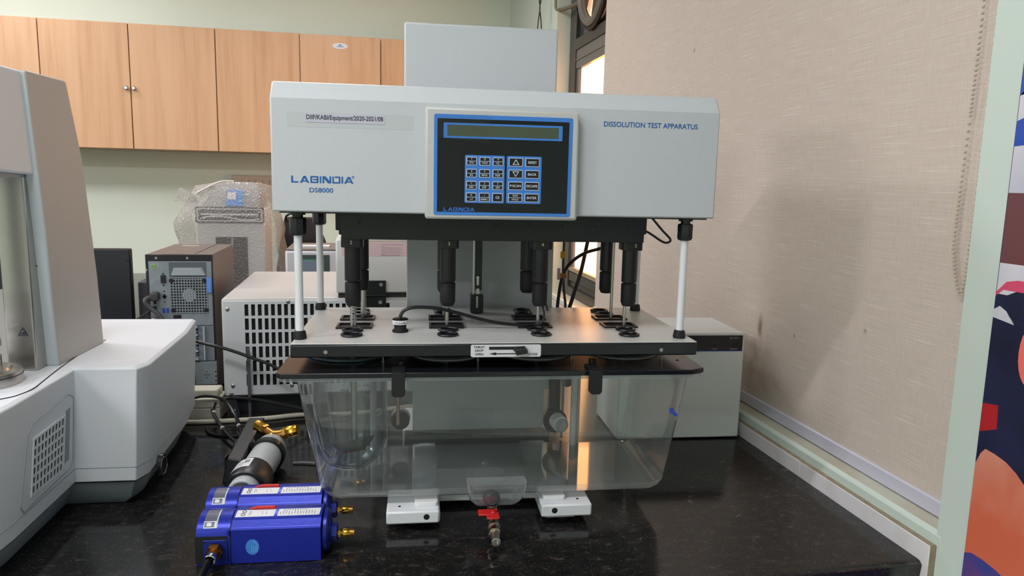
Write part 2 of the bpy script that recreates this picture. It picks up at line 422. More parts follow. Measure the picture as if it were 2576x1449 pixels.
# worktop
g = G().prism([(-.955+1.91, 0), (-.955+1.91, 0)], 'x', 0, 0) if False else G()
prof = [(.955, -.036), (.952, -.006), (.956, -.0015), (.962, 0), (y1-.001, 0), (y1-.001, -.036)]
g.prism(prof, 'x', x0+.3, .8885)
g.single('worktop', 'long black speckled granite worktop running to the back wall', 'worktop', GRANITE, bevel=0)
g = G().box(x0+.32, .888, 1.02, y1-.002, z0+.002, -.0365)
g.single('base_cabinet', 'white base unit under the black granite worktop', 'cabinet', WHITE2)

# window: dark frame set in the recess, two lit sashes, dark upper light with a fan
PANE1 = mat('sunlit_frosted_pane_through_two_layers', 'e8d8c0', .5, emit=((1.0, .50, .34), 1.25))
PANE2 = mat('sunlit_frosted_pane', 'f0e6d0', .5, emit=((1.0, .42, .13), 5.0))
XF = .968
wf = G()
wf.box(XF, XF+.04, 3.40, WY1, .0555, WZ1)                       # far stile
wf.box(XF, XF+.04, WY0, 3.40, 1.215, 1.265)                     # transom, two members
wf.box(XF, XF+.04, WY0, 3.40, .0555, .10)
wf.box(XF, XF+.04, WY0, 3.40, WZ1-.05, WZ1)
wf.box(XF, XF+.04, WY0, WY0+.06, .0555, WZ1)
wo = struct(wf, 'window_1', FRAMED, bevel=.002); ORG[wo] = (0, 0, 0)
g = G().box(XF+.006, XF+.03, 1.0, 3.40, 1.13, 1.215).box(XF+.002, XF+.03, 1.0, 3.40, 1.165, 1.172)
g.box(XF+.01, XF+.03, 3.362, 3.40, .19, 1.13)
g.part('sash_frame', FRAMEL, wo, bevel=.0015)
g = G().box(XF+.012, XF+.034, 1.0, 3.40, .10, .125).box(XF+.004, XF+.03, 1.0, 3.40, .13, .172)
g.part('sliding_track', FRAMED, wo, bevel=.0015)
G().box(XF+.002, XF+.03, 1.0, 3.40, .176, .196).part('bottom_rail', mat('pale_warm_rail', 'a58f78', .4), wo, bevel=.0015)
G().box(XF+.022, XF+.026, 3.215, 3.365, .19, 1.135).part('pane', PANE1, wo)
G().box(XF+.024, XF+.028, 1.0, 3.2145, .19, 1.135).part('pane', PANE2, wo)
G().box(XF+.02, XF+.026, 1.0, 3.40, 1.26, WZ1-.04).part('upper_pane', GLASSBK, wo)

# ================================================================== ROLLER BLIND
bl = thing('roller_blind', 'large beige slub fabric roller blind, stained low down, covering the window', 'blind', 'R', (.945, 1.9, .057))
G().box(.9435, .9452, .93+.02, 2.885, .083, 1.765).part('fabric', FABRIC, bl)
G().box(.938, .950, .952, 2.89, .057, .086).part('bottom_bar', BARW, bl, bevel=.003, label='lavender white bottom bar')
G().cyl((.955, .95, 1.745), (.955, 2.885, 1.745), .022).part('roller_tube', FABRIC, bl)
g = G()
cp = catmull([(.930, .9985, 1.72), (.930, .9985, .8911), (.930, 1.0049, .5508), (.930, 1.0025, .4997), (.930, .993, .462), (.930, .9835, .440), (.930, .9775, .446), (.931, .974, .50), (.932, .972, .7), (.932, .972, 1.72)], 60)
acc = 0; last = None
for p in cp:
    if last is None or (p-last).length >= .0062:
        g.sphere(p, .0026, 5); last = p
g.part('bead_chain', BEAD, bl, kind='stuff')

# ================================================================== POSTER on the right wall
po = thing('poster', 'glossy poster of dark blue, red and orange glows at the far right edge', 'poster', 'R', (.9, .6, .2))
PNAVY = mat('poster_navy', '262a4a', .35, var=(9, '1c1e33')); PPUR = mat('poster_purple', '4a2a8c', .35, var=(12, '2f3fae'))
PWHI = mat('poster_white', 'd6d4dc', .35, var=(7, 'b9bccb')); PRUS = mat('poster_rust', '6d4448', .35, var=(9, '7a3a3a'))
PRED = mat('poster_red', 'b5252c', .35); POR = mat('poster_orange', 'd66a4e', .35, var=(5, 'dba48e')); PPL = mat('poster_planet', '3d4390', .35, var=(18, '7a3f6e')); PPINK = mat('poster_pink', 'd65070', .35)
PBLU = mat('poster_blue', '2c4fb0', .35)
G().box(.8990, .9016, .12, .8842, -.25, 1.15).part('sheet', PNAVY, po)
def pr_(pts, m, lift=1):
    xs = .899-.0003*lift; G().prism(pts, 'x', xs, .8991, 0).part('print', m, po)
pr_([(.883, .78), (.883, 1.14), (.13, 1.14), (.13, .74)], PPUR)
pr_([(.883, .60), (.883, .735), (.85, .77), (.6, .80), (.6, .60)], PWHI, 1)
pr_([(.883, .665), (.883, .70), (.84, .715), (.84, .668)], PBLU, 2)
pr_([(.883, .735), (.883, .78), (.6, .86), (.6, .80)], PBLU, 1)
pr_([(.883, .50), (.883, .60), (.6, .60), (.6, .50)], PRUS, 1)
pr_([(.883, .455), (.883, .50), (.6, .50), (.6, .455)], PWHI, 1)
pr_([(.883, .452), (.883, .458), (.868, .474), (.85, .478), (.6, .478), (.6, .462), (.85, .462), (.872, .462)], PPINK, 2)
pr_([(.882, .42), (.87, .452), (.85, .462), (.6, .462), (.6, .40), (.85, .425)], PNAVY, 3)
pr_([(.883, .42), (.883, .432), (.874, .438), (.862, .432), (.848, .415)], PWHI, 4)
pr_([(.8835, .246), (.8835, .290), (.857, .294), (.855, .2586)], PRED, 1)
import math as _m
orb = [(.8838, .02), (.8838, .196), (.8765, .2145), (.8695, .2235), (.852, .2215), (.833, .217), (.815, .2075), (.79, .188), (.75, .14), (.72, .06), (.71, .02)]
pr_(orb, POR, 1)
pla = [(.8838, -.24), (.8838, .052), (.872, .0575), (.853, .0575), (.828, .054), (.802, .046), (.76, .02), (.70, -.06), (.66, -.24)]
pr_(pla, PPL, 2)
pr_([(.812+.023*math.cos(t*.2618), .378+.046*math.sin(t*.2618)) for t in range(24)], mat('poster_glow', 'f0766a', .35), 1)

# ================================================================== WALL CABINETS on the back wall
def cabinet(xa, xb, label, sticker=None, knobs=True):
    t = thing('wall_cabinet', label, 'cabinet', 'R', ((xa+xb)/2, 4.5, .729), 'beech wall cabinets in a row')
    ga = .0025
    G().box(xa+.001, xb-.001, 4.371, 4.699, .729, 1.388).part('carcass', [WOOD], t)
    mid = (xa+xb)/2
    for s_, a, b_ in ((-1, xa+ga, mid-ga), (1, mid+ga, xb-ga)):
        d = G().box(a, b_, 4.352, 4.370, .7295, 1.3885).part('door', WOOD, t, bevel=.0015)
        if knobs:
            kx = mid+s_*.019
            k = G().lathe([(.006, 0), (.006, .006), (.011, .010), (.012, .018), (.008, .022), (0, .022)], (kx, 4.352, 1.05), (0, -1, 0), 14)
            k.part('knob', STEEL, d)
        if sticker == s_:
            sx = -.137
            e = [(sx+.0425*math.cos(2*PI*q/28), 1.333+.0165*math.sin(2*PI*q/28)) for q in range(28)]
            G().prism(e, 'y', 4.3505, 4.352).part('sticker', LABEL, d, label='white oval sticker with a small blue mark')
            st = G(); st.box(sx-.02, sx+.022, 4.3500, 4.3506, 1.327, 1.332).box(sx-.008, sx+.010, 4.3500, 4.3506, 1.332, 1.343)
            st.part('sticker_print', mat('faint_blue_print', '8fa4c8', .6), d)
    return t
cabinet(-2.555, -1.678, 'beech wall cabinet leftmost in the row, mostly outside the frame')
cabinet(-1.678, -.803, 'beech double door wall cabinet with two small knobs, left of the machine')
cabinet(-.803, .089, 'beech double door wall cabinet with a white oval sticker on its door', sticker=1, knobs=False)
cabinet(.089, .90, 'beech wall cabinet mostly hidden behind the white tower box', knobs=False)
G()

# ================================================================== DISSOLUTION TEST APPARATUS
ap = thing('dissolution_tester', 'large white tablet dissolution tester with blue and black control panel and clear water bath', 'machine', 'M', (.13, 1.35, 0))
# --- base
g = G().box(-.0125, .0375, 1.19, 1.57, .012, .030).box(.222, .277, 1.19, 1.57, .012, .030).box(.0375, .222, 1.27, 1.385, .012, .030)
g.box(-.035, .285, 1.56, 1.72, .008, .050)
g.part('base_frame', PADW, ap, bevel=.003)
g = G().box(-.03, .28, 1.53, 1.6, .0, .048)
for fx in (-.01, .26):
    for fy in (1.22, 1.66): G().cyl((fx, fy, 0), (fx, fy, .013), .013).part('base_foot', BLACKM, ap)
rb = g.part('rear_base', BLACKM, ap)
for fx in (-.02, .035, .1, .16, .23): G().box(fx, fx+.014, 1.522, 1.532, .035, .045).part('base_slot', PCHOLE, rb)
for xa, xb, ya, hx in ((-.0545, .0355, 1.176, .0138), (.2142, .3045, 1.183, .2376)):
    b_ = G().box(xa, xb, ya, ya+.075, .017, .0395).part('front_bracket', WHITE2, ap, bevel=.003)
    q = G().lathe([(.0052, 0), (.0052, .0003), (.0042, .0006), (0, .0006)], (hx, ya+.0001, .0292), (0, -1, 0), 16)
    q.part('screw_hole', PCHOLE, b_)
    q = G().lathe([(.0025, 0), (.0025, .0004), (0, .0004)], (xa+.022 if xa < 0 else xb-.022, ya+.022, .0396), (0, 0, 1), 12); q.part('screw_hole', PCHOLE, b_)
    c = xb-.022 if xa < 0 else xa+.026
    G().prism(rrect(c-.02, c+.02, ya+.018, ya+.08, .006), 'z', .0395, .047).part('spacer_block', PADW, b_, bevel=.001)
for px, py in ((.0124, 1.285), (.2551, 1.285), (.0137, 1.455), (.2531, 1.455)):
    G().lathe([(.0225, .030), (.0225, .046), (.021, .049), (0, .049)], (px, py, 0), n=28).part('support_pad', PADW, ap)
# --- column and tower
g = G().box(-.0265, .2805, 1.50, 1.735, .155, .60)
g.part('column', WHITE, ap, bevel=.002)
g = G().box(-.0135, .2685, 1.5005, 1.72, .069, .156)
g.part('lower_column_panel', WHITE, ap, bevel=.001)
G().box(-.0318, .2765, 1.50, 1.74, .60, .9058).part('tower_cover', WHITE, ap, bevel=.004)
# --- head cover with sloped upper edge
prof = [(1.15, .5465), (1.15, .7165), (1.1685, .7415), (1.1735, .743), (1.485, .743), (1.485, .5465)]
hc = G().prism(prof, 'x', -.2238, .4826).part('head_cover', WHITE, ap, bevel=.0025)
G().box(-.215, .474, 1.16, 1.48, .5440, .5468).part('under_tray', BLACK, hc)
# lettering on the head
Y = 1.1496
g = G()
def rect(gg, xa, xb, za, zb, y): gg.poly([(xa, y, za), (xb, y, za), (xb, y, zb), (xa, y, zb)])
def logo(gg, xa, xb, z, h, y):
    k = (xb-xa)/2015.0; kz = h/225.0
    P = lambda pts: gg.poly([(xa+(p[0]-165)*k, y, z+p[1]*kz) for p in pts])
    Bx = lambda a, b_, c, d: P([(a, c), (b_, c), (b_, d), (a, d)])
    Bx(165, 222, 0, 225); Bx(222, 388, 0, 46)
    for o in (0, 1433):
        P([(440+o, 0), (505+o, 0), (632+o, 222), (560+o, 222)]); P([(680+o, 0), (742+o, 0), (632+o, 222), (575+o, 200)]); Bx(520+o, 672+o, 40, 76)
    Bx(780, 835, 0, 225); Bx(835, 1035, 182, 225); Bx(835, 1035, 0, 44); Bx(865, 1010, 96, 132)
    P([(985, 44), (1040, 44), (1040, 96), (1020, 114), (985, 110)]); P([(985, 118), (1020, 114), (1040, 132), (1040, 182), (985, 182)])
    Bx(1083, 1130, 0, 225); Bx(1170, 1224, 0, 225); Bx(1396, 1450, 0, 225); P([(1224, 225), (1224, 150), (1345, 0), (1396, 0), (1396, 75), (1272, 225)])
    Bx(1490, 1537, 0, 225); Bx(1537, 1750, 0, 44); Bx(1700, 1750, 44, 225); Bx(1570, 1700, 182, 225); Bx(1788, 1838, 0, 225)
logo(g, -.1945, -.1014, .5908, .0105, Y)
g.torus((-.1021, Y, .6007), .0019, .0002, (0, 1, 0), 16, 4); g.tc('R', -.1021, .5997, .002, Y)
g.part('maker_logo', INKB, hc, recalc=False)
g = G(); g.tx('DS8000', -.1677, -.1323, .5767, .0067, Y); g.part('model_number', INKB, hc, recalc=False)
g = G(); g.tx('DISSOLUTION TEST APPARATUS', .2898, .4452, .690, .0077, Y); g.part('title_lettering', INKB, hc, recalc=False)
g = G().box(-.1722, -.0538, 1.1494, 1.15, .6817, .6953); g.part('asset_label', PAPER, hc, label='lavender paper strip with an asset number')
g = G(); g.tx('DIIF/KABI/Equipment/2020-2021/08', -.1703, -.0562, .6863, .0066, 1.1491); g.part('asset_number', INKD, hc, recalc=False)
g = G().box(-.1988, -.0102, 1.14985, 1.15, .6745, .6965); g.part('clear_tape', TAPE, hc)
# --- control panel
YP = 1.133
cpn = G().prism([(.0078, .5398), (.2482, .5405), (.2464, .7085), (.0078, .7097)], 'y', YP, 1.158).part('control_panel', PANELW, ap, bevel=.004)
YB = YP-.0006
g = G().prism(rrect(.0212, .2362, .5462, .6992, .003), 'y', YB, YP+.001, 0)
g.part('blue_border', BLUEK, cpn)
G().prism(rrect(.0263, .2305, .5513, .6927, .001), 'y', YB-.0003, YB, 0).part('black_membrane', FACEB, cpn)
YC = YB-.0006
G().prism(rrect(.0356, .2201, .6637, .6866, .001), 'y', YC, YB, 0).part('screen_surround', BLUEK, cpn)
G().box(.0413, .2139, YC-.0002, YC+.0002, .6669, .6835).part('screen', LCD, cpn, label='unlit greenish display')
G().prism(rrect(.0688, .1304, .5656, .6388, .002), 'y', YC, YB, 0).part('keypad', BLUEK, cpn)
G().prism(rrect(.1337, .1884, .5657, .6389, .002), 'y', YC, YB, 0).part('keypad', BLUEK, cpn)
kc = [(.0709, .0872), (.0911, .1077), (.1117, .1283)]; kr = [(.6232, .6362), (.6047, .6178), (.5862, .5994), (.5676, .5815)]
rc = [(.1367, .1590), (.1626, .1851)]; rr = [(.6229, .6365), (.6048, .6180), (.5866, .5998), (.5683, .5818)]
leg = [[('7', 'STU'), ('8', 'VWX'), ('9', 'YZ_')], [('4', 'JKL'), ('5', 'MNO'), ('6', 'PQR')], [('1', 'ABC'), ('2', 'DEF'), ('3', 'GHI')], [('0', '---/'), ('.', 'BDMM,C'), ('CE',)]]
legr = [[('UP',), ('RESET',)], [('DOWN',), ('BACK',)], [('P.SCAN',), ('ESCAPE',)], [('RUN', 'HOLD'), ('ENTER',)]]
lt = G(); YK = YC-.0006; YT = YK-.0006
def key(xa, xb, za, zb, tx_):
    k = G().prism(rrect(xa, xb, za, zb, .0012, 3), 'y', YK, YC, 0)
    if len(tx_) == 2:
        zm = (za+zb)/2
        for a, b_, t in ((zm+.0005, zb-.0012, tx_[0]), (za+.0012, zm-.0005, tx_[1])):
            k.box(xa+.0012, xb-.0012, YK-.0003, YK, a, b_, 1)
            if t == '.': lt.box((xa+xb)/2-.0005, (xa+xb)/2+.0005, YT, YT+.0001, a+.002, a+.003)
            else: lt.tc(t, (xa+xb)/2, a+.0013, .0027, YT, maxw=(xb-xa)*.68)
    else:
        k.box(xa+.0012, xb-.0012, YK-.0003, YK, za+.0012, zb-.0012, 1); t = tx_[0]; xc = (xa+xb)/2; zc = (za+zb)/2
        if t in ('UP', 'DOWN'):
            s_ = 1 if t == 'UP' else -1
            A = [(xc-.0053, zc-.004*s_), (xc+.0053, zc-.004*s_), (xc, zc+.0045*s_)]
            I = [(xc-.0036, zc-.0030*s_), (xc+.0036, zc-.0030*s_), (xc, zc+.0027*s_)]
            lt.add([(p[0], YT, p[1]) for p in A+I], [(0, 1, 4, 3), (1, 2, 5, 4), (2, 0, 3, 5)])
        else: lt.tc(t, xc, zc-.0018, .0036, YT, maxw=(xb-xa)*.78)
    k.part('key', [KEYR, KEYB], cpn)
for i in range(4):
    for j in range(3): key(*kc[j], *kr[i], leg[i][j])
    for j in range(2): key(*rc[j], *rr[i], legr[i][j])
lt.part('key_lettering', INKW, cpn, recalc=False)
g = G(); logo(g, .0367, .0846, .5523, .0058, YB-.0005); g.part('panel_lettering', mat('panel_blue_ink', '3b6fc4', .4), cpn, recalc=False)
# creased protective film, upper left corner of the panel
fv = []; ff = []
for i in range(9):
    for j in range(5):
        u, v_ = i/8, j/4
        fv.append((.021+.085*u, YC-.0012-.0013*abs(math.sin(u*7+v_*5))*(.3+v_), .664+.033*v_+.012*u*v_-.006*u))
for i in range(8):
    for j in range(4): ff.append((i*5+j, i*5+j+5, i*5+j+6, i*5+j+1))
G().add(fv, ff).part('protective_film', clear('panel_film', 'fbfbfb', .01, .10, ior=1.3, rough=.12), cpn, recalc=False)
# --- drive bar under the head
db = G().box(-.130, .392, 1.235, 1.425, .498, .5445).box(-.142, .404, 1.26, 1.41, .511, .5445).box(-.137, .399, 1.265, 1.40, .503, .512)
db = db.part('drive_bar', BLACK, ap, bevel=.0015)
for k in range(9):
    G().lathe([(.0022, 0), (.0022, .0006), (.0012, .0007), (0, .0002)], (-.10+.0575*k, 1.2345, .526), (0, -1, 0), 10).part('bolt_head', BLACKM, db)
# --- spindles (upper body with collar and chuck), eight of them
def spindle(cx, cy, z_low):
    dz = z_low-.380
    s_ = G().lathe([(.0136, .424+dz), (.0139, .426+dz), (.0139, .484)], (cx, cy, 0), n=24).part('spindle', BLACK, ap)
    G().prism(rrect(cx-.0185, cx+.0185, cy-.0185, cy+.0185, .007), 'z', .4825, .5000).part('collar', BLACK, s_, bevel=.0008)
    G().lathe([(.0082, .3795+dz), (.0105, .380+dz), (.0136, .387+dz), (.0138, .4195+dz), (.0128, .4212+dz), (.009, .4215+dz), (.009, .4245+dz)], (cx, cy, 0), n=24).part('chuck', BLACKM, s_)
    G().torus((cx, cy, .4222+dz), .0100, .0009, n=20, k=6).part('spacer_ring', STEEL, s_)
    return s_
nums = {0: '2', 1: '3', 2: '4', 3: '5'}
FX = (-.1145, .0495, .2145, .3785); BX = (-.1085, .0475, .2075, .3655)
proto = spindle(FX[0], 1.27, .380)
for i, cx in enumerate(FX):
    o = proto if i == 0 else copy_tree(proto, ap)
    if i: o.location = (cx-FX[0], 0, 0)
    cn = G(); cn.tc(nums[i], cx+(-.001, .001, .0, .0045)[i], .4885, .0058, 1.2512)
    cn.part('number_print', INKW if i == 0 else INKY, ap, recalc=False)
for cx in BX:
    o = copy_tree(proto, ap); o.location = (cx-FX[0], .11, .007)
g = G(); g.tc('6', .3655+.001, .4925, .005, 1.3612); g.part('number_print', INKY, ap, recalc=False)
# --- stirrer shafts through the cover plate
for (sx, sy, r_, zt, zb) in ((-.1140, 1.2655, .0055, .381, .118), (.0492, 1.278, .0032, .385, .30), (.2145, 1.283, .0032, .385, .30), (.3735, 1.273, .0030, .385, .30),
                             (.3695, 1.351, .0030, .498, .30), (-.1045, 1.37, .0050, .392, .30), (.0475, 1.38, .0032, .392, .30)):
    G().cyl((sx, sy, zb), (sx, sy, zt), r_, n=14).part('stirrer_shaft', STEEL, ap)
g = G()
for k, ch in enumerate('SN12124'):
    g.text(ch, (-.1120, 1.2598, .345+.0050*k), (0, 0, 1), (-1, 0, 0), .0036, .003)
g.part('shaft_engraving', INKD, ap, recalc=False)
# paddle blade at the lower end of the first shaft
g = G().prism([(-.157, .131), (-.145, .122), (-.130, .114), (-.097, .120), (-.083, .136), (-.078, .146)], 'y', 1.260, 1.264)
g.part('paddle', mat('dull_paddle_steel', '76716c', .35, .8), ap)
g = G().prism([(-.145, .1222), (-.130, .1142), (-.097, .1202), (-.094, .1212), (-.130, .1165), (-.147, .1235)], 'y', 1.2594, 1.2646)
g.part('paddle_edge', mat('rusty_red_edge', '8a3a30', .5), ap)
# --- cover plate with slots, rings, slider label
cpo = G().box(-.2018, .4668, 1.1490, 1.4825, .3160, .3374).part('cover_plate', BLACKS, ap, bevel=.0025)
G().box(-.2010, .4660, 1.1500, 1.4817, .3374, .3390).part('top_sheet', SHEETW, cpo, bevel=.0006, label='white top sheet')
def slot(cx, cy, dx=.0310, dy=.0215, b_=.0042):
    q = G().box(cx-dx, cx+dx, cy-dy, cy-dy+b_, .339, .3422).box(cx-dx, cx+dx, cy+dy-b_, cy+dy, .339, .3422)
    q.box(cx-dx, cx-dx+b_, cy-dy+b_, cy+dy-b_, .339, .3422).box(cx+dx-b_, cx+dx, cy-dy+b_, cy+dy-b_, .339, .3422)
    q.box(cx-dx+b_, cx+dx-b_, cy-dy+b_, cy+dy-b_, .3390, .3394, 1)
    q.part('slot_frame', [BLACK, PCHOLE], cpo)
for cx, cx2 in zip((-.1135, .0485, .208, .367), (-.114, .0485, .209, .369)):
    slot(cx, 1.286); slot(cx2, 1.361, dy=.0205)
def ring(cx, cy, r_=.0155):
    q = G().torus((cx, cy, .3412), r_, .0028, n=28, k=8, sq=.85); q.lathe([(r_-.001, .3390), (r_-.001, .3394), (0, .3394)], (cx, cy, 0), n=20, m=1)
    q.part('port_ring', [BLACK, PCHOLE], cpo)
for cx, cy in ((-.114, 1.247), (.05, 1.25), (.208, 1.251), (.369, 1.246), (-.112, 1.209), (.048, 1.209), (.209, 1.209), (.363, 1.202),
               (-.115, 1.438), (.046, 1.438), (.207, 1.438), (.367, 1.434), (-.112, 1.403), (.047, 1.403), (.206, 1.402), (.369, 1.398)):
    ring(cx, cy)
for sx in (-.1471, .4037):
    G().lathe([(.0032, 0), (.0032, .0012), (.0016, .0012), (.0012, .0004), (0, .0004)], (sx, 1.149, .3256), (0, -1, 0), 14).part('screw', STEEL, cpo)
lb = G().prism(rrect(.0832, .1987, .3157, .3362, .003), 'y', 1.1478, 1.149).part('slider_label', LABEL, cpo, label='white tablet drop label')
g = G().box(.1130, .1600, 1.1474, 1.1478, .3280, .3329)
g.poly([(.1134, 1.1474, .3212), (.1245, 1.1474, .3187), (.1245, 1.1474, .3237)]); g.box(.124, .158, 1.1473, 1.1478, .3205, .3219)
g.tx('TABLET', .0880, .1061, .3309, .0034, 1.1473); g.tx('DROP', .0902, .1036, .3250, .0034, 1.1473); g.tx('OPEN', .0902, .1036, .3190, .0034, 1.1473); g.tx('CLOSE', .1768, .1928, .3186, .0034, 1.1473)
g.part('label_print', mat('black_print', '16181c', .5), lb, recalc=False)
g = G().loft([[(.1505, 1.1478, .3330), (.1715, 1.1478, .3340), (.1765, 1.1478, .3290), (.1765, 1.1478, .3240), (.1570, 1.1478, .3225), (.1525, 1.1478, .3270)],
              [(.1570, 1.138, .3300), (.1700, 1.136, .3325), (.1750, 1.136, .3280), (.1750, 1.136, .3235), (.1565, 1.136, .3205), (.1565, 1.138, .3265)]])
g.part('slider_knob', BLACK, cpo, bevel=.0006)
# scuffs on the sheet
g = G()
for a, b_, c, d in ((.160, 1.185, .176, 1.192), (.20, 1.175, .212, 1.176), (.093, 1.40, .104, 1.405)):
    g.poly([(a, b_, .33915), (c, d, .33915), (c, d+.0016, .33915), (a, b_+.001, .33915)])
g.part('scuff_mark', mat('grey_scuff', '8f9290', .6), cpo, recalc=False)
# --- front and rear posts carrying the head
for (px, py) in ((-.1925, 1.188), (-.1952, 1.4597), (.4462, 1.182), (.4472, 1.4472)):
    p_ = G().cyl((px, py, .34), (px, py, .51), .0066, n=20).part('post', WHITE2, ap)
    G().lathe([(.0104, .339), (.0108, .343), (.0092, .3515), (.0072, .353), (.0066, .353)], (px, py, 0), n=24).part('post_foot', BLACKM, p_)
    G().lathe([(.0072, .5072), (.0115, .5085), (.0135, .5120), (.0132, .522), (.0136, .533), (.0125, .5355), (.0085, .5360), (.0085, .5400), (.0125, .5402), (.0125, .5440)], (px, py, 0), n=8).part('post_collar', BLACK, p_)
# --- vessel plate with vessel rings, clips and rear rods
c = .012
vp = G().prism([(-.2235+.009, 1.134), (.4795-.026, 1.134), (.4795, 1.134+.012), (.4835, 1.49), (-.219, 1.49), (-.2235, 1.134+.009)], 'z', .2862, .2945).part('vessel_plate', BLACKS, ap, bevel=.0012)
for cx in (.0485, .209, .3695):
    q = G().lathe([(.0505, .2946), (.0660, .2946), (.0665, .2952), (.0655, .2962), (.051, .2966), (.0505, .2946)], (cx, 1.272, 0), n=44, closed=True)
    q.part('vessel_ring', PADW, vp)
    G().lathe([(.0500, .2946), (.0500, .3000), (0, .3000)], (cx, 1.272, 0), n=36).part('dark_hole_disc', BLACKM, vp)  # black disc paints the darkness of an empty vessel hole
for cx, cy in ((.1008, 1.213), (.2634, 1.209), (.4246, 1.204), (-.06, 1.21)):
    G().lathe([(.0032, .2945), (.0032, .2958), (.0016, .2962), (.0016, .3165)], (cx, cy, 0), n=10).part('levelling_screw', STEEL, vp)
G().lathe([(.0028, .2945), (.0028, .2950), (0, .2950)], (.452, 1.20, 0), n=12).part('screw_hole', PCHOLE, vp)
for cx in (-.0325, .2875):
    g = G().prism([(cx-.0105, .2975), (cx-.0105, .2615), (cx-.0065, .2575), (cx+.0068, .2575), (cx+.0105, .2615), (cx+.0105, .2975)], 'y', 1.1225, 1.1335)
    g.box(cx-.0105, cx+.0105, 1.1335, 1.168, .2945, .2975)
    k = g.part('clamp', BLACKM, vp, bevel=.0006)
    G().lathe([(.0058, .2945), (.0058, .3050), (.0048, .3058), (0, .3058)], (cx+.004, 1.172, 0), n=16).part('clamp_knob', BLACK, k)
for rx, ry, rr_ in ((-.0915, 1.44, .0066), (-.0686, 1.452, .0048), (.3225, 1.44, .0070), (.3350, 1.452, .0035)):
    G().cyl((rx, ry, .02), (rx, ry, .2862), rr_, n=14).part('support_rod', PADW, ap)
G().cyl((-.0345, 1.183, .192), (-.0345, 1.183, .286), .0030, n=12).part('level_sensor', mat('dull_steel_pin', '8b8172', .35, .8), ap)
# --- sampling hanger in front of the column
g = G().box(.1045, .1075, 1.418, 1.424, .376, .50).part('hanger_rail', STEEL, ap)
g = G().box(.1095, .1225, 1.414, 1.426, .385, .50).box(.121, .135, 1.416, 1.424, .490, .500)
h_ = g.part('sampling_hanger', BLACK, ap, bevel=.0008)
g = G().box(.1005, .1252, 1.405, 1.43, .341, .3765); g.part('hanger_block', BLACK, h_, bevel=.001)
g = G().box(.111, .1145, 1.4042, 1.405, .352, .375).box(.1115, .1175, 1.4125, 1.414, .378, .389).box(.112, .1165, 1.4125, 1.414, .396, .408)
g.cyl((.114, 1.414, .411), (.114, 1.4115, .411), .003, n=10); g.part('hanger_plate', STEEL, h_)
# --- cable loop right of the head
g = G().tube([(.455, 1.44, .546), (.471, 1.44, .533), (.4955, 1.44, .507), (.512, 1.44, .491), (.511, 1.44, .484), (.497, 1.44, .484), (.456, 1.44, .507), (.40, 1.42, .518)], .0024)
g.part('motor_cable', BCORD, ap)

# ================================================================== WATER BATH TANK
tk = thing('water_bath_tank', 'clear plastic water bath tank under the black vessel plate', 'tank', 'M', (.13, 1.33, .049))
def tring(t, z, rad, n=6):
    xa = -.2030+(-.1710+.2030)*t; xb = .4710+(.4470-.4710)*t; ya = 1.164+(1.197-1.164)*t; yb = 1.486+(1.468-1.486)*t
    return xa, xb, ya, yb
def ringpts(xa, xb, ya, yb, r_, z): return [(p[0], p[1], z) for p in rrect(xa, xb, ya, yb, r_, 6)]
rings = []
for z in (.284, .24, .20, .16, .12, .09, .078):
    t = (.284-z)/(.284-.078); rings.append(ringpts(*tring(t, z, 0), .030, z))
for k in range(1, 6):
    a = R_(90*k/5); ins = .021*(1-math.cos(a)); z = .078-.026*math.sin(a); b_ = tring(1, z, 0)
    rings.append(ringpts(b_[0]+ins, b_[1]-ins, b_[2]+ins*.7, b_[3]-ins*.7, .030, z))
G().loft(rings[:8], 0, cap0=False, cap1=False).part('tank_wall', TANKM, tk, recalc=False, angle=80)
G().loft(rings[7:], 0, cap0=False, cap1=False).part('tank_bottom_edge', TANKC, tk, recalc=False, angle=80)
G().poly(rings[-1][::-1]).part('tank_floor', TANKB, tk, recalc=False, label='milky hazed tank floor')
lo = rrect(-.2195, .4765, 1.138, 1.498, .012, 6); li = rrect(-.2030, .471, 1.164, 1.486, .030, 6); n_ = len(lo)
V = [(p[0], p[1], .2858) for p in lo]+[(p[0], p[1], .2858) for p in li]+[(p[0], p[1], .2800) for p in lo]
G().add(V, [(i, (i+1) % n_, n_+(i+1) % n_, n_+i) for i in range(n_)]+[(i, (i+1) % n_, 2*n_+(i+1) % n_, 2*n_+i) for i in range(n_)]).part('tank_rim', clear('rim_plastic', 'd8dcdc', .55, .7), tk, recalc=False)
# moulded drain pocket at the front, plug, ball valve
rg = []
for (xa, xb, z, ya) in ((.0815, .1850, .0895, 1.160), (.0835, .1830, .075, 1.159), (.0870, .1780, .060, 1.161), (.0930, .1700, .0515, 1.164), (.100, .163, .0495, 1.168)):
    rg.append([(p[0], p[1], z) for p in rrect(xa, xb, ya, 1.20, .012, 5)])
G().loft(rg, 0, cap0=True, cap1=True).part('drain_pocket', clear('pocket_plastic', 'eef1f2', .08, .8, rough=.05, hazecol='eef2f2', refl=2.2, ior=1.58), tk, angle=60)
e = [(.1245+.026*math.cos(2*PI*q/28), 1.181+.012*math.sin(2*PI*q/28)) for q in range(28)]
G().prism(e, 'z', .0896, .0903).part('pocket_opening', mat('grey_pocket_opening', '76807f', .4), tk)
G().lathe([(.0145, 0), (.0150, .003), (.0135, .006), (.004, .0065), (.003, .0055), (0, .0055)], (.1245, 1.174, .060), (0, -.75, .65), 24).part('drain_plug', mat('dark_slate_rubber', '1c2530', .4), tk)
bv = G().lathe([(.0085, 0), (.0085, .030), (.0105, .0305), (.0105, .042), (.0085, .0425), (.0085, .052), (.0100, .053), (.0100, .060), (.0078, .061)], (.127, 1.176, .0265), (-.03, -1, -.03), 20)
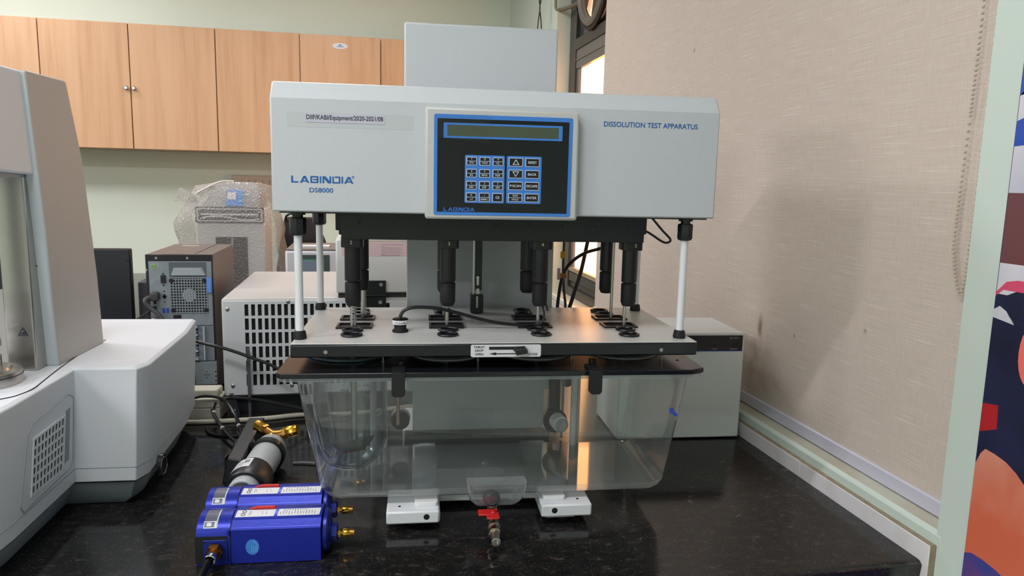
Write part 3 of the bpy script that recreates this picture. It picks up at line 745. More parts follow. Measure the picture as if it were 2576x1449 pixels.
bv.cyl((.1235, 1.152, .025), (.1235, 1.152, .044), .0065, n=14).cyl((.1255, 1.17, .026), (.1255, 1.175, .052), .010, n=16)
bvo = bv.part('ball_valve', NICKEL, tk)
G().lathe([(.0070, .058), (.0074, .064), (.0070, .066), (.0074, .072), (.0070, .074), (.0074, .080), (.0076, .088), (.0060, .0885), (.0056, .080), (0, .080)], (.127, 1.176, .0265), (-.03, -1, -.03), 20).part('hose_barb', STEEL, bvo)
g = G().box(.1000, .1285, 1.140, 1.1585, .0440, .0475).box(.1130, .1345, 1.128, 1.1505, .0435, .0465).box(.1000, .1335, 1.1575, 1.1600, .0400, .0475)
G.sphere(g, (.1245, 1.146, .0468), .0040, 6)
g.part('valve_handle', RED, tk, bevel=.0012, label='red lever handle')
# fittings on the rear wall of the tank
g = G().lathe([(.0185, 0), (.0185, .010), (.0165, .012), (0, .012)], (-.0375, 1.462, .1067), (0, -1, 0), 24); g.part('rubber_bung', BLACKM, tk)
g = G().torus((-.0375, 1.466, .110), .0175, .0028, (0, 1, 0), 24, 6); g.part('bung_ring', PADW, tk)
g = G().lathe([(.0168, 0), (.0168, .006), (.0145, .008), (0, .008)], (-.0735, 1.463, .1075), (.35, -1, 0), 24); g.part('side_bung', GREYP, tk)
g = G().lathe([(.0255, 0), (.0255, .006), (.023, .008), (.0, .008)], (.2880, 1.464, .098), (0, -1, 0), 28); g.part('inlet_flange', BLACKM, tk)
g = G().lathe([(.0175, 0), (.0175, .020), (.0135, .0225)], (.2900, 1.457, .101), (.25, -1, -.15), 24); g.part('inlet_nozzle', PADW, tk)
g = G().lathe([(.0142, 0), (.0148, .003), (.0130, .0045), (.0125, .002), (0, .001)], (.2960, 1.433, .0972), (.25, -1, -.1), 24); g.part('nozzle_mouth', GREYP, tk)
g = G().tube([(.288, 1.476, .110), (.288, 1.476, .15), (.287, 1.476, .185), (.289, 1.482, .196), (.31, 1.50, .19), (.325, 1.52, .165)], .0125, 14); g.part('inlet_pipe', BLACKM, tk)
g = G(); ax_ = [(.4335, .2155), (.4415, .2160), (.4395, .2125), (.4485, .2040), (.4445, .1995), (.4358, .2080), (.4338, .2045)]
g.prism(ax_, 'y', 1.1722, 1.1730); g.part('arrow_sticker', mat('blue_marker', '2a4fae', .5), tk)

# ================================================================== GLASS VESSEL
gv = thing('glass_vessel', 'clear round bottomed glass vessel hanging in the left of the water bath', 'vessel', 'M', (-.1215, 1.275, .08))
VC = (-.1215, 1.275)
prof = [(.074, .2960), (.074, .2985), (.066, .2985), (.0638, .292), (.0638, .1445)]+[(.0638*math.cos(R_(a)), .1445-.0638*math.sin(R_(a))) for a in range(6, 91, 6)]
G().lathe(prof, (VC[0], VC[1], 0), n=48, closed=True).part('vessel_body', GLASSM, gv, recalc=False, angle=80)
G().lathe([(r-.0032, h+(.0032 if h < .1445 else 0)) for r, h in prof[3:-1]]+[(0, .0839)], (VC[0], VC[1], 0), n=48, closed=True).part('inner_wall', GLASSM, gv, recalc=False, angle=80)
G().torus((VC[0], VC[1], .2972), .0695, .0042, n=44, k=8, sq=.7).part('vessel_flange', mat('frosted_blue_rim', '6f7f8c', .3), gv)
g = G()
def bend(r_, z_, a0):
    def f(u, v_):
        a = a0+u/r_; return (VC[0]+r_*math.cos(a), VC[1]+r_*math.sin(a), z_+v_)
    return f
for k, (t, wd) in enumerate((('SN 120  5', .058), ('PN.505  240', .062), ('1000 ml', .036))):
    g.text(t, (0, 0, 0), (1, 0, 0), (0, 0, 1), wd, .0058, bend=bend(.0642, .214-.0095*k, R_(58)))
g.part('vessel_lettering', mat('white_fired_print', 'c4c8ca', .6), gv, recalc=False)

# ================================================================== TEMPERATURE PROBE lying over the cover plate
tp = thing('temperature_probe', 'black probe plug with white band and thick black cable on the cover plate', 'probe', 'M', (-.0325, 1.241, .339))
c = (-.0325, 1.241, 0)
G().lathe([(.0138, .3391), (.0138, .3425), (.0108, .3440), (.0102, .3465), (.0108, .3485), (.0102, .3505), (.0108, .3530)], c, n=24).part('plug', BLACKM, tp)
G().lathe([(.0135, .3530), (.0137, .3532), (.0137, .3600), (.0135, .3603)], c, n=28).part('label_band', LABEL, tp, label='white label band')
g = G(); 
def bnd(u, v_):
    a = -PI/2-.62+u/.0139; return (c[0]+.0139*math.cos(a), c[1]+.0139*math.sin(a), .3548+v_)
g.text('R.T.D.Sr.No.090', (0, 0, 0), (1, 0, 0), (0, 0, 1), .018, .003, bend=bnd); g.part('band_print', INKD, tp, recalc=False)
G().lathe([(.0137, .3603), (.0137, .3615), (.0115, .3628), (.0030, .3630)], c, n=24).part('cap', BLACK, tp)
g = G().tube([(-.0325, 1.241, .362), (-.031, 1.242, .369), (-.024, 1.244, .3765), (-.006, 1.247, .3805), (.03, 1.252, .378), (.065, 1.256, .3695), (.10, 1.26, .3588), (.135, 1.262, .3505), (.175, 1.265, .3455), (.205, 1.268, .345)], .0030, 10)
g.part('cable', BCORD, tp)
g = G().tube([(.205, 1.268, .345), (.218, 1.274, .3465), (.2255, 1.283, .352), (.2275, 1.292, .362), (.2262, 1.302, .3735), (.229, 1.315, .3785), (.236, 1.33, .3765), (.246, 1.36, .355)], .0019, 8)
g.part('thin_lead', GCORD, tp)

# ================================================================== CIRCULATING HEATER at the right
ht = thing('heater_unit', 'white heating circulator box with black strip panel by the right wall', 'heater', 'M', (.61, 1.69, 0))
G().box(.462, .7625, 1.592, 1.79, .004, .259).part('housing', mat('cool_white_enamel', 'dde3e2', .4, bump=(300, .15, .0006)), ht, bevel=.003)
g = G().box(.480, .7575, 1.5905, 1.592, .2165, .2535); fp = g.part('front_panel', FACEB, ht, bevel=.0008)
G().box(.480, .7575, 1.5902, 1.5915, .2155, .2168).part('panel_line', mat('blue_panel_line', '3a62b8', .4), ht)
g = G(); g.tx('BC 9612', .7255, .7475, .2455, .0042, 1.5899); g.tx('PUMP', .684, .6950, .2195, .0032, 1.5899); g.tx('HEATER', .7265, .7445, .2195, .0032, 1.5899)
g.part('panel_print', mat('dim_white_print', '9a9ea4', .5), ht, recalc=False)
for cx in (.6895, .7355):
    G().lathe([(.004, 0), (.004, .0008), (0, .0012)], (cx, 1.5905, .2300), (0, -1, 0), 14).part('indicator', BLACK, ht)
for fx in (.50, .73):
    G().cyl((fx, 1.62, 0), (fx, 1.62, .006), .012).part('foot', BLACKM, ht)

# ================================================================== REFRIGERATED CIRCULATOR behind, left
ch = thing('chiller', 'white chiller box with slotted front grille standing behind the glass vessel', 'chiller', 'R', (-.1, 2.13, 0))
G().box(-.352, .16, 1.866, 2.40, .0465, .2985).part('housing', mat('white_appliance_enamel', 'c6c4c1', .35), ch, bevel=.007)
# pierced front: border and webs stand proud of a dark core
XS = [-.2965+.0157*k for k in range(23)]; ZT = [.2840-.0357*k for k in range(6)]
g = G().box(-.3455, -.2965, 1.8605, 1.866, .0535, .2915).box(XS[-1]+.0092, .153, 1.8605, 1.866, .0535, .2915)
g.box(-.2965, XS[-1]+.0092, 1.8605, 1.866, .284, .2915).box(-.2965, XS[-1]+.0092, 1.8605, 1.866, .0535, ZT[-1]-.0292)
for a in XS[:-1]: g.box(a+.0092, a+.0157, 1.8605, 1.866, ZT[-1]-.0292, .284)
for a in ZT[:-1]: g.box(-.2965, XS[-1]+.0092, 1.8607, 1.866, a-.0357, a-.0292)
fg = g.part('front_grille', WHITE2, ch)
G().box(-.2975, XS[-1]+.0102, 1.8652, 1.8668, ZT[-1]-.0302, .285).part('grille_backing', PCHOLE, fg)
for sx, sz in ((-.3366, .2725), (-.192, .290), (-.3295, .0775), (-.187, .0745), (.03, .29)):
    G().lathe([(.0050, 0), (.0048, .0018), (.003, .003), (0, .0032)], (sx, 1.8605, sz), (0, -1, 0), 12).part('screw', STEEL, ch)
G().box(-.335, .145, 1.885, 2.38, .0, .0465).part('base', mat('dark_slate_base', '23262c', .5), ch)
hd = G().box(-.075, .16, 1.8605, 2.10, .3105, .4465).part('control_head', mat('white_head_enamel', 'd9dad8', .35), ch, bevel=.004)
G().box(-.070, .155, 1.868, 2.09, .2985, .3105).part('head_joint', DARKG, ch)
g = G().box(-.060, .104, 1.8598, 1.8605, .4045, .4425); g.part('pink_paper', PINKP, hd, label='pink paper notice')
g = G().box(-.06, .104, 1.859, 1.8605, .4428, .4466); g.part('head_trim', CREAM, hd)
g = G()
for k, (a, b_) in enumerate(((.037, .093), (.037, .045), (.037, .088), (.037, .09), (.037, .084), (.037, .09), (.037, .047))):
    g.box(a, b_, 1.8594, 1.8598, .4335-.0042*k, .4347-.0042*k)
g.box(.037, .086, 1.8594, 1.8598, .4060, .4082)
g.part('paper_print', mat('faint_print', 'a9959a', .6), hd)
br = G().box(-.0275, .0485, 1.853, 1.8605, .3065, .3425).box(-.0275, .0485, 1.8545, 1.8605, .2725, .303).cyl((-.0275, 1.854, .3045), (.0485, 1.854, .3045), .0042, n=14).part('hinge', BLACK, ch, bevel=.0008)
for sx, sz in ((.0362, .3325), (-.0060, .2870), (.0345, .2870)):
    q = G().lathe([(.0052, 0), (.0048, .0012), (.002, .0016), (0, .0008)], (sx, 1.8535 if sz > .3 else 1.8545, sz), (0, -1, 0), 14); q.part('screw', STEEL, br)

# ================================================================== COMPUTER TOWER seen from the back
pc = thing('computer_tower', 'brown grey desktop computer tower turned with its port side forward', 'computer', 'R', (-.49, 2.21, 0))
PX = lambda x: -.574+(x-365)*.000988
PZ = lambda y: .387-(y-640)*.00106
YR_ = 2.064
g = G().box(-.574, -.406, YR_+.004, 2.372, .004, .387); g.part('case', PCBROWN, pc, bevel=.002)
g = G().box(PX(486), PX(488.5), YR_+.02, 2.37, .3868, .3876).box(PX(400), PX(448), 2.30, 2.325, .387, .3874, 1)
g.part('top_seam', [DARKG, mat('case_badge', 'a8a39e', .4)], pc)
g = G().box(-.574, -.406, YR_-.004, YR_+.004, .004, .387); g.part('rear_edge', BLACK, pc, bevel=.0015)
rp = G().box(PX(373), PX(532), YR_-.006, YR_-.004, PZ(822), PZ(657)).part('rear_panel', PCMETAL, pc, bevel=.0008)
for sx in (393, 471): G().lathe([(.0036, 0), (.003, .0018), (0, .0020)], (PX(sx), YR_-.004, PZ(649)), (0, -1, 0), 12).part('screw', STEEL, pc)
G().lathe([(.0032, 0), (.003, .0018), (0, .0020)], (PX(367), YR_-.004, PZ(679)), (0, -1, 0), 12).part('screw', STEEL, pc)
g = G().box(PX(424), PX(519), YR_-.0066, YR_-.006, PZ(697), PZ(659)); g.part('handle_recess', mat('recess_grey', '5b6468', .5, .3), rp)
g = G().loft([[(PX(436), YR_-.0066, PZ(673)), (PX(508), YR_-.0066, PZ(673)), (PX(518), YR_-.0066, PZ(692)), (PX(428), YR_-.0066, PZ(692))],
              [(PX(440), YR_-.014, PZ(676)), (PX(504), YR_-.014, PZ(676)), (PX(516), YR_-.012, PZ(692)), (PX(430), YR_-.012, PZ(692))]])
g.part('handle_tray', mat('bright_grey_tray', 'a9b3b8', .4, .2), rp)
# fan grille with real openings
gx = [PX(426+7.1*k) for k in range(14)]; gz = [PZ(703+7.1*k) for k in range(13)]
fgp = G().box(PX(424), PX(520), YR_-.0064, YR_-.006, PZ(791), PZ(700)).part('fan_opening', PCHOLE, rp)
g = G()
for a in gx: g.box(a-.0012, a+.0012, YR_-.008, YR_-.0064, PZ(791), PZ(700))
for a in gz: g.box(PX(424), PX(520), YR_-.0081, YR_-.0064, a-.0013, a+.0013)
g.part('fan_grille', PCMETAL, rp)
G().lathe([(.0175, 0), (.0170, .0005), (0, .0006)], (PX(473), YR_-.0063, PZ(743)), (0, -1, 0), 20).part('fan_hub', mat('fan_hub_grey', 'a3adb1', .4), rp)
for sx, sy in ((429, 706), (513, 706), (431, 782), (515, 782)):
    G().lathe([(.0060, 0), (.0060, .0022), (0, .0026)], (PX(sx), YR_-.0065, PZ(sy)), (0, -1, 0), 14).part('rubber_mount', BLACKM, rp)
g = G().box(PX(520), PX(532), YR_-.016, YR_-.006, PZ(736), PZ(698)); g.part('latch', mat('blue_latch', '5b8fe0', .35), rp, bevel=.0012, label='blue release latch')
g = G().torus((PX(385), YR_-.0070, PZ(670)), .0043, .0014, (0, 1, 0), 18, 6); g.part('audio_port', mat('lime_port', '86c03a', .4), rp)
g = G().box(PX(403), PX(415), YR_-.011, YR_-.006, PZ(712), PZ(692)).cyl((PX(409), YR_-.006, PZ(688)), (PX(409), YR_-.011, PZ(688)), .002, n=8).cyl((PX(409), YR_-.006, PZ(717)), (PX(409), YR_-.011, PZ(717)), .002, n=8)
g.part('video_port', BLACK, rp, bevel=.0006)
g = G().box(PX(405), PX(415), YR_-.0072, YR_-.006, PZ(749), PZ(744)).box(PX(408), PX(411.5), YR_-.0072, YR_-.006, PZ(753), PZ(740))
for q in (733, 760): g.lathe([(.0019, 0), (.0019, .0006), (0, .0006)], (PX(409.5), YR_-.0062, PZ(q)), (0, -1, 0), 10)
g.part('port_hole', PCHOLE, rp)
for a in (403, 413): G().box(PX(a), PX(a+6), YR_-.0075, YR_-.006, PZ(788), PZ(776)).part('data_port', mat('blue_port', '2348a0', .4), rp)
for a, b_ in ((382, 756), (382, 772), (393, 800), (403, 806)): G().box(PX(a), PX(a+6), YR_-.0072, YR_-.006, PZ(b_+9), PZ(b_)).part('data_port', PCHOLE, rp)
G().box(PX(430), PX(450), YR_-.0072, YR_-.006, PZ(803), PZ(794)).part('lock_slot', BLACK, rp)
g = G().box(PX(380), PX(532), YR_-.006, YR_-.003, PZ(915), PZ(823)); xp = g.part('expansion_bay', mat('bay_grey', '76818a', .45, .3), pc)
g = G().box(PX(412), PX(492), YR_-.020, YR_-.006, PZ(826), PZ(822.5)); g.part('bay_ledge', mat('bright_sheet_edge', 'c3c9cc', .3, .5), xp)
for k in range(4):
    G().box(PX(470), PX(492), YR_-.018, YR_-.006, PZ(847+21*k), PZ(843.5+21*k)).part('slot_tab', MATS['bright_sheet_edge'], xp)
g = G()
for k in range(10): g.box(PX(487), PX(492), YR_-.0066, YR_-.006, PZ(835+8.5*k), PZ(830.5+8.5*k))
g.part('slot_hole', PCHOLE, xp)
G().box(PX(506), PX(510), YR_-.016, YR_-.006, PZ(912), PZ(824)).part('bay_flange', MATS['bright_sheet_edge'], xp, bevel=.0008)
g = G().box(PX(480), PX(537), YR_-.008, YR_-.003, PZ(978), PZ(917)); pl = g.part('power_plate', PCMETAL, pc, bevel=.0008)
g = G()
for dx, dy in ((0, 0), (-6, 0), (6, 0), (0, -8), (0, 8)): g.lathe([(.0016, 0), (.0016, .0005), (0, .0005)], (PX(510+dx), YR_-.0081, PZ(952+dy)), (0, -1, 0), 8)
for k in range(3): g.box(PX(532), PX(535), YR_-.0086, YR_-.008, PZ(946+12*k), PZ(942+12*k))
g.part('vent_hole', PCHOLE, pl)
# cables plugged into it
t = thing('power_cable', 'thick grey power lead hanging from the back of the computer tower', 'cable', 'R', (-.54, 2.03, .2))
g = G().tube([(-.552, 2.050, .277), (-.566, 2.035, .273), (-.571, 2.03, .266), (-.562, 2.03, .252), (-.540, 2.028, .232), (-.522, 2.026, .207), (-.508, 2.022, .180), (-.50, 2.01, .13), (-.50, 2.0, .02)], .0058, 10)
g.part('lead', GCORD, t)
G().box(-.562, -.540, 2.036, 2.056, .265, .288).part('plug', mat('grey_plug', '3b3b3d', .5), t, bevel=.004)
t = thing('data_cable', 'thin dark lead drooping left from the computer ports', 'cable', 'R', (-.6, 2.04, .2))
G().tube([(-.556, 2.052, .243), (-.566, 2.04, .236), (-.60, 2.02, .215), (-.64, 2.0, .195), (-.68, 1.99, .185)], .0024).part('lead', BCORD, t)
G().box(-.563, -.552, 2.045, 2.057, .236, .248).part('plug', BLACK, t, bevel=.001)
t = thing('grey_cable', 'pale grey lead bending down below the computer ports', 'cable', 'R', (-.57, 2.04, .2))
G().tube([(-.552, 2.052, .215), (-.56, 2.04, .213), (-.573, 2.03, .202), (-.58, 2.02, .185), (-.584, 2.02, .15)], .0040).part('lead', GREYP, t)
G().box(-.560, -.545, 2.045, 2.057, .208, .222).part('plug', mat('grey_plug2', '5f6062', .5), t, bevel=.001)

# ================================================================== other things at the back, left of the apparatus
mo = thing('monitor', 'flat black monitor seen from behind, partly hidden by the grey instrument', 'monitor', 'R', (-.90, 2.2, 0))
G().box(-1.16, -.646, 2.18, 2.205, .055, .390).part('screen_back', mat('blue_black_plastic', '15171f', .35), mo, bevel=.004)
G().prism(rrect(-1.00, -.80, 2.13, 2.18, .015), 'z', .10, .33).part('rear_bulge', BLACK, mo, bevel=.006)
G().box(-.96, -.86, 2.19, 2.24, .008, .12).part('stand_neck', BLACK, mo); G().prism(rrect(-1.03, -.79, 2.10, 2.32, .03), 'z', 0, .010).part('stand_foot', BLACK, mo)
G().box(-.655, -.648, 2.178, 2.18, .355, .359).part('vent_slot', PCHOLE, mo)
sb = thing('speaker', 'small dark grey box between the black monitor and the computer tower', 'speaker', 'R', (-.62, 2.26, 0))
G().box(-.641, -.592, 2.215, 2.30, .008, .293).part('cabinet', mat('charcoal_plastic', '35343a', .5), sb, bevel=.005)
G().lathe([(.022, 0), (.022, .003), (.019, .003), (.010, -.002), (0, -.001)], (-.617, 2.215, .10), (0, -1, 0), 20).part('driver', BLACKM, sb)
G().box(-.638, -.597, 2.225, 2.29, 0, .009).part('foot', BLACKM, sb)
ub = thing('adapter_box', 'low cream plastic adapter box in front of the computer tower', 'box', 'M', (-.54, 1.85, 0))
G().box(-.615, -.487, 1.797, 1.87, .0, .030).part('lower_shell', CREAM, ub, bevel=.002)
G().box(-.615, -.487, 1.799, 1.87, .0305, .054).part('upper_shell', CREAM, ub, bevel=.003)
G().box(-.60, -.495, 1.815, 1.865, .054, .072).part('raised_top', CREAM, ub, bevel=.004)

# bubble wrapped instrument
bw = thing('wrapped_instrument', 'white bench instrument packed in bubble wrap against the back wall', 'instrument', 'R', (-.49, 2.95, 0))
co = G().box(-.612, -.372, 2.84, 3.05, .004, .478).part('body', WHITE2, bw, bevel=.004)
G().loft([[(-.595, 2.846, .478), (-.384, 2.846, .478), (-.384, 3.05, .478), (-.595, 3.05, .478)], [(-.552, 2.90, .572), (-.402, 2.90, .572), (-.402, 3.04, .572), (-.552, 3.04, .572)]]).part('sloped_top', mat('grey_head', '9a9a98', .4), bw, bevel=.004)
fa = G().prism(rrect(-.612, -.372, .425, .483, .006), 'y', 2.832, 2.84).part('fascia', mat('charcoal_fascia', '3a3a3e', .35), bw)
g = G()
o_ = rrect(-.607, -.377, .430, .478, .006); i_ = rrect(-.602, -.382, .434, .474, .005); n_ = len(o_)
g.add([(p[0], 2.8315, p[1]) for p in o_]+[(p[0], 2.8315, p[1]) for p in i_], [(k, (k+1) % n_, n_+(k+1) % n_, n_+k) for k in range(n_)])
g.box(-.592, -.392, 2.831, 2.832, .453, .459)
sw = [(-.590+.2*k/12, .440+.007*math.sin(k/12*6.0)) for k in range(13)]
g.add([(p[0], 2.831, p[1]) for p in sw]+[(p[0], 2.831, p[1]+.005) for p in sw], [(k, k+1, 14+k, 13+k) for k in range(12)])
g.part('fascia_line', INKW, fa, recalc=False)
G().box(-.545, -.434, 2.837, 2.84, .15, .372).part('window', mat('smoked_window', '3d3b3a', .3), bw)
G().box(-.490, -.484, 2.835, 2.837, .33, .37).part('window_handle', GREYP, bw)
g = G().box(-.512, -.452, 2.836, 2.84, .486, .540)
fv = [(-.508, 2.846, .487), (-.448, 2.846, .487), (-.450, 2.879, .546), (-.506, 2.879, .546)]
G().poly(fv).part('blue_tape', BLUEST, bw, label='blue tape patch')
G().poly([(-.504, 2.858, .510), (-.474, 2.858, .510), (-.474, 2.872, .536), (-.503, 2.872, .536)]).part('tape_label', LABEL, bw)
# loose film around it
rings = []
import mathutils.noise as mn
for k in range(17):
    z = .03+.53*k/16; tp_ = max(0, (k-12)/4)
    xa = -.668+.030*(k > 14)*0+.02*math.sin(k*.9)*.3; xb = -.300-.055*(k/16)**2
    if k > 12: xa += .012*(k-12)
    pts = rrect(xa, xb, 2.765+.06*tp_, 3.09-.06*tp_, .035, 9)
    rings.append([(p[0]+.010*mn.noise((p[0]*22, p[1]*22, z*16)), p[1]+.012*mn.noise((p[0]*26+5, p[1]*20, z*22)), z+(.012*mn.noise((p[0]*18, p[1]*9, 3)) if k > 12 else 0)) for p in pts])
top = [(Vector(p)+Vector((-.47, 2.95, .565)))/2+Vector((0, 0, .012)) for p in rings[-1]]
top = [(p[0], p[1], .572+.014*mn.noise((p[0]*30, p[1]*30, 1))) for p in top]
rings.append(top)
G().loft(rings, 0, cap0=False, cap1=True).part('bubble_wrap', WRAP, bw, recalc=False, angle=80)
# gathered corner of the wrap at upper left
G().loft([[(-.672, 2.80, .50), (-.60, 2.79, .50), (-.60, 2.84, .50), (-.67, 2.85, .50)], [(-.664, 2.80, .535), (-.61, 2.80, .522), (-.61, 2.83, .522), (-.662, 2.83, .535)], [(-.655, 2.81, .552), (-.63, 2.81, .538), (-.63, 2.82, .538), (-.652, 2.82, .551)]], 0, False, True).part('wrap_corner', WRAP, bw, recalc=False)
g = G().tube([(-.60, 2.81, .532), (-.56, 2.82, .556), (-.52, 2.84, .575), (-.48, 2.86, .577)], .0035); g.part('wrap_fold', mat('white_fold', 'd9d7d4', .5), bw)

vb = thing('louvre_box', 'beige louvred box on the back wall above the bubble wrapped instrument', 'vent', 'R', (-.56, 4.66, .5))
G().box(-.79, -.42, 4.65, 4.699, .47, .600).part('case', mat('pinkish_cream_plastic', 'cdbcae', .5), vb, bevel=.006)
for k in range(7): G().box(-.735+.040*k, -.731+.040*k, 4.648, 4.651, .49, .575).part('slat', mat('shaded_slit', '9b8a7d', .6), vb)

bc = thing('equipment_case', 'soft black padded case with a loop handle behind the wrapped instrument', 'case', 'R', (-.27, 2.95, 0))
g = G()
rings = []
for k in range(9):
    z = .002+.425*k/8; s_ = 1-.35*max(0, (k-6)/2)
    rings.append([(-.265+(p[0])*s_+.008*math.sin(k*1.3), 3.2+p[1]*s_, z) for p in rrect(-.095, .085, -.10, .10, .03, 5)])
g.loft(rings).part('body', mat('black_nylon_cloth', '17171a', .75), bc)
G().tube([(-.325, 3.13, .415), (-.322, 3.12, .437), (-.30, 3.115, .448), (-.275, 3.115, .44), (-.262, 3.12, .41)], .0045).part('handle', BLACKM, bc)

an = thing('analyser', 'small white analyser with grey top and unlit screen behind the chiller', 'analyser', 'R', (-.18, 2.75, 0))
G().box(-.2755, -.0925, 2.60, 2.86, .006, .346).part('housing', mat('blue_white_shell', 'd3d6de', .4), an, bevel=.008)
G().box(-.272, -.096, 2.603, 2.86, .346, .3505).part('lid', mat('grey_brown_lid', '77706b', .5), an, bevel=.001)
G().box(-.225, -.130, 2.66, 2.72, .3505, .356).part('lid_label', LABEL, an)
G().box(-.2295, -.126, 2.597, 2.60, .240, .331).part('screen_bezel', mat('dark_slate_bezel', '3d4a50', .35), an)
g = G().box(-.2290, -.1440, 2.5965, 2.597, .240, .3165, 0).box(-.2290, -.1480, 2.596, 2.5965, .240, .3130, 1)
g.part('screen', [GREENF, SLATE], an)
G().cyl((-.24, 2.63, 0), (-.24, 2.63, .007), .01).cyl((-.12, 2.63, 0), (-.12, 2.63, .007), .01).part('foot', BLACKM, an)
PADR = thing('cable_strap', 'slim grey plastic strip standing before the chiller grille', 'strip', 'R', (-.287, 1.83, 0))
G().box(-.2915, -.2845, 1.84, 1.846, .0, .178).part('strip', mat('mid_grey_strip', '5a5d62', .5), PADR, bevel=.001)
G().prism([(-.335, .062), (-.328, .062), (-.318, .045), (-.31, .004), (-.335, .004)], 'y', 1.835, 1.85).part('clip_foot', mat('charcoal_clip', '2e3036', .5), PADR, bevel=.001)

# ================================================================== RHEOMETER at the left edge
rh = thing('rheometer', 'large light grey rheometer with steel column at the left edge', 'instrument', 'M', (-.72, 1.35, 0))
top = [(-1.0, 1.76), (-.522, 1.76), (-.499, 1.62), (-.486, 1.42), (-.4815, 1.345), (-.492, 1.311), (-.594, 1.310), (-.588, 1.10), (-.592, 1.02), (-.62, .96), (-.70, .93), (-1.0, .92)]
def off(poly, dx, z, sh=0.0):
    return [(p[0]-dx+(-sh if p[0] > -.9 else 0), p[1]+(sh if p[1] < 1.4 else -sh), z) for p in poly]
body = G().loft([off(top, .0115, .0525), off(top, .0105, .077), off(top, .002, .235), off(top, .001, .258), off(top, .004, .2625, .003)]).part('base_shell', RHEO, rh, bevel=.0015, angle=30)
G().loft([off(top, .0135, .0, .030), off(top, .0125, .015, .016), off(top, .012, .050, .004)]).part('base_skirt', RHEOD, rh, angle=30)
G().loft([off(top, .0117, .0495, .003), off(top, .0117, .0530, .003)]).part('shadow_gap', DARKG, rh)
# thin moulding seam round the shell
sm = off(top, .0102, .0785)
V = sm+[(p[0]+.0006, p[1]-.0006 if p[1] < 1.4 else p[1]+.0006, .0795) for p in sm]
lp = G(); n_ = len(sm)
for k in range(1, n_-1):
    if k+1 < n_-1:
        a, b_ = Vector(sm[k]), Vector(sm[k+1]); lp.tube([a, b_], .0006, 5)
lp.part('moulding_seam', RHEOD, rh)
g = G().tube([(-.632, 1.53, .2625), (-.634, 1.47, .2625), (-.619, 1.326, .2625), (-.604, 1.225, .2625), (-.598, 1.185, .2625), (-.600, 1.155, .2625), (-.612, 1.13, .2625), (-.66, 1.10, .2625), (-.80, 1.09, .2625)], .0012, 6); g.part('deck_seam', BLACK, rh)
# side vent with real bars
def side(y, z, o_=0): return -.594+(1.31-y)/.21*.006-.0115*(.2625-z)/.21+o_
def spoly(pts, o_): return [(side(y, z, o_), y, z) for y, z in pts]
vpn = [(1.128, .083), (1.120, .095), (1.145, .200), (1.160, .212), (1.285, .222), (1.303, .212), (1.300, .100), (1.288, .088)]
pv = G().loft([spoly(vpn, -.001), spoly(vpn, .0006)], 0).part('vent_panel', RHEO, rh, bevel=.0008)
vq = G()
for k in range(len(vpn)):
    a, b_ = spoly(vpn, .0008)[k], spoly(vpn, .0008)[(k+1) % len(vpn)]; vq.tube([a, b_], .0006, 5)
vq.part('panel_seam', RHEOD, pv)
def vy(u, v_): return 1.150+.105*u+.010*v_
def vz(u, v_): return .100+.087*v_+.005*u*v_-.002*u
bk = [(vy(u, v_), vz(u, v_)) for u, v_ in ((0, 0), (1, 0), (1, 1), (0, 1))]
G().poly(spoly(bk, .0009)).part('vent_recess', mat('vent_dark', '34383c', .7), pv, recalc=False)
bars = G()
for k in range(10):
    u0, u1 = k/9-.014, k/9+.014
    q = [(vy(u, v_), vz(u, v_)) for u, v_ in ((u0, -.02), (u1, -.02), (u1, 1.02), (u0, 1.02))]; bars.loft([spoly(q, .0009), spoly(q, .0030)])
for k in range(7):
    v0, v1 = k/6-.022, k/6+.022
    q = [(vy(u, v_), vz(u, v_)) for u, v_ in ((-.02, v0), (1.02, v0), (1.02, v1), (-.02, v1))]; bars.loft([spoly(q, .0009), spoly(q, .0028)])
bars.part('vent_bars', RHEO, pv)
q = [(1.268, .105), (1.284, .106), (1.290, .198), (1.275, .196)]; G().poly(spoly(q, .0009)).part('grip_recess', RHEOD, pv, recalc=False)
# column shell leaning forward, front strip, gap, steel column, head
G().prism([(1.326, .262), (1.508, .262), (1.497, .40), (1.464, .62), (1.419, .755), (1.414, .7585), (1.285, .7585), (1.282, .755), (1.312, .50)], 'x', -.6255, -.86).part('column_cover', RHEOT, rh, bevel=.002)
G().prism([(1.3245, .262), (1.345, .262), (1.331, .50), (1.302, .754), (1.2815, .754), (1.3095, .50)], 'x', -.6262, -.652).part('column_strip', mat('pale_blue_grey_trim', 'c6ced3', .45), rh, bevel=.003)
G().prism([(1.33, .264), (1.345, .264), (1.30, .745), (1.287, .745)], 'x', -.654, -.80).part('column_gap', DARKG, rh)
st = G().box(-.6905, -.6445, 1.29, 1.325, .262, .61).part('steel_column', STEEL, rh, bevel=.003)
g = G(); tri = [(-.6705, .3235), (-.6545, .3235), (-.6625, .3385)]; tin = [(-.6685, .3247), (-.6565, .3247), (-.6625, .3360)]
g.add([(p[0], 1.2893, p[1]) for p in tri+tin], [(0, 1, 4, 3), (1, 2, 5, 4), (2, 0, 3, 5)]); g.poly([(-.666, 1.2893, .3262), (-.6575, 1.2893, .3262), (-.6585, 1.2893, .3290), (-.6625, 1.2893, .3300)])
g.part('warning_sign', INKD, st, recalc=False)
for z in (.44, .50, .56): G().lathe([(.0014, 0), (.001, .0005), (0, .0006)], (-.6440, 1.312, z), (1, 0, 0), 8).part('rivet', BLACK, st)
G().prism([(1.318, .5925), (1.284, .752), (1.279, .7575), (1.05, .7585), (.98, .74), (.98, .625), (1.20, .600), (1.21, .5975)], 'x', -.632, -.86).part('measuring_head', RHEO, rh, bevel=.003)
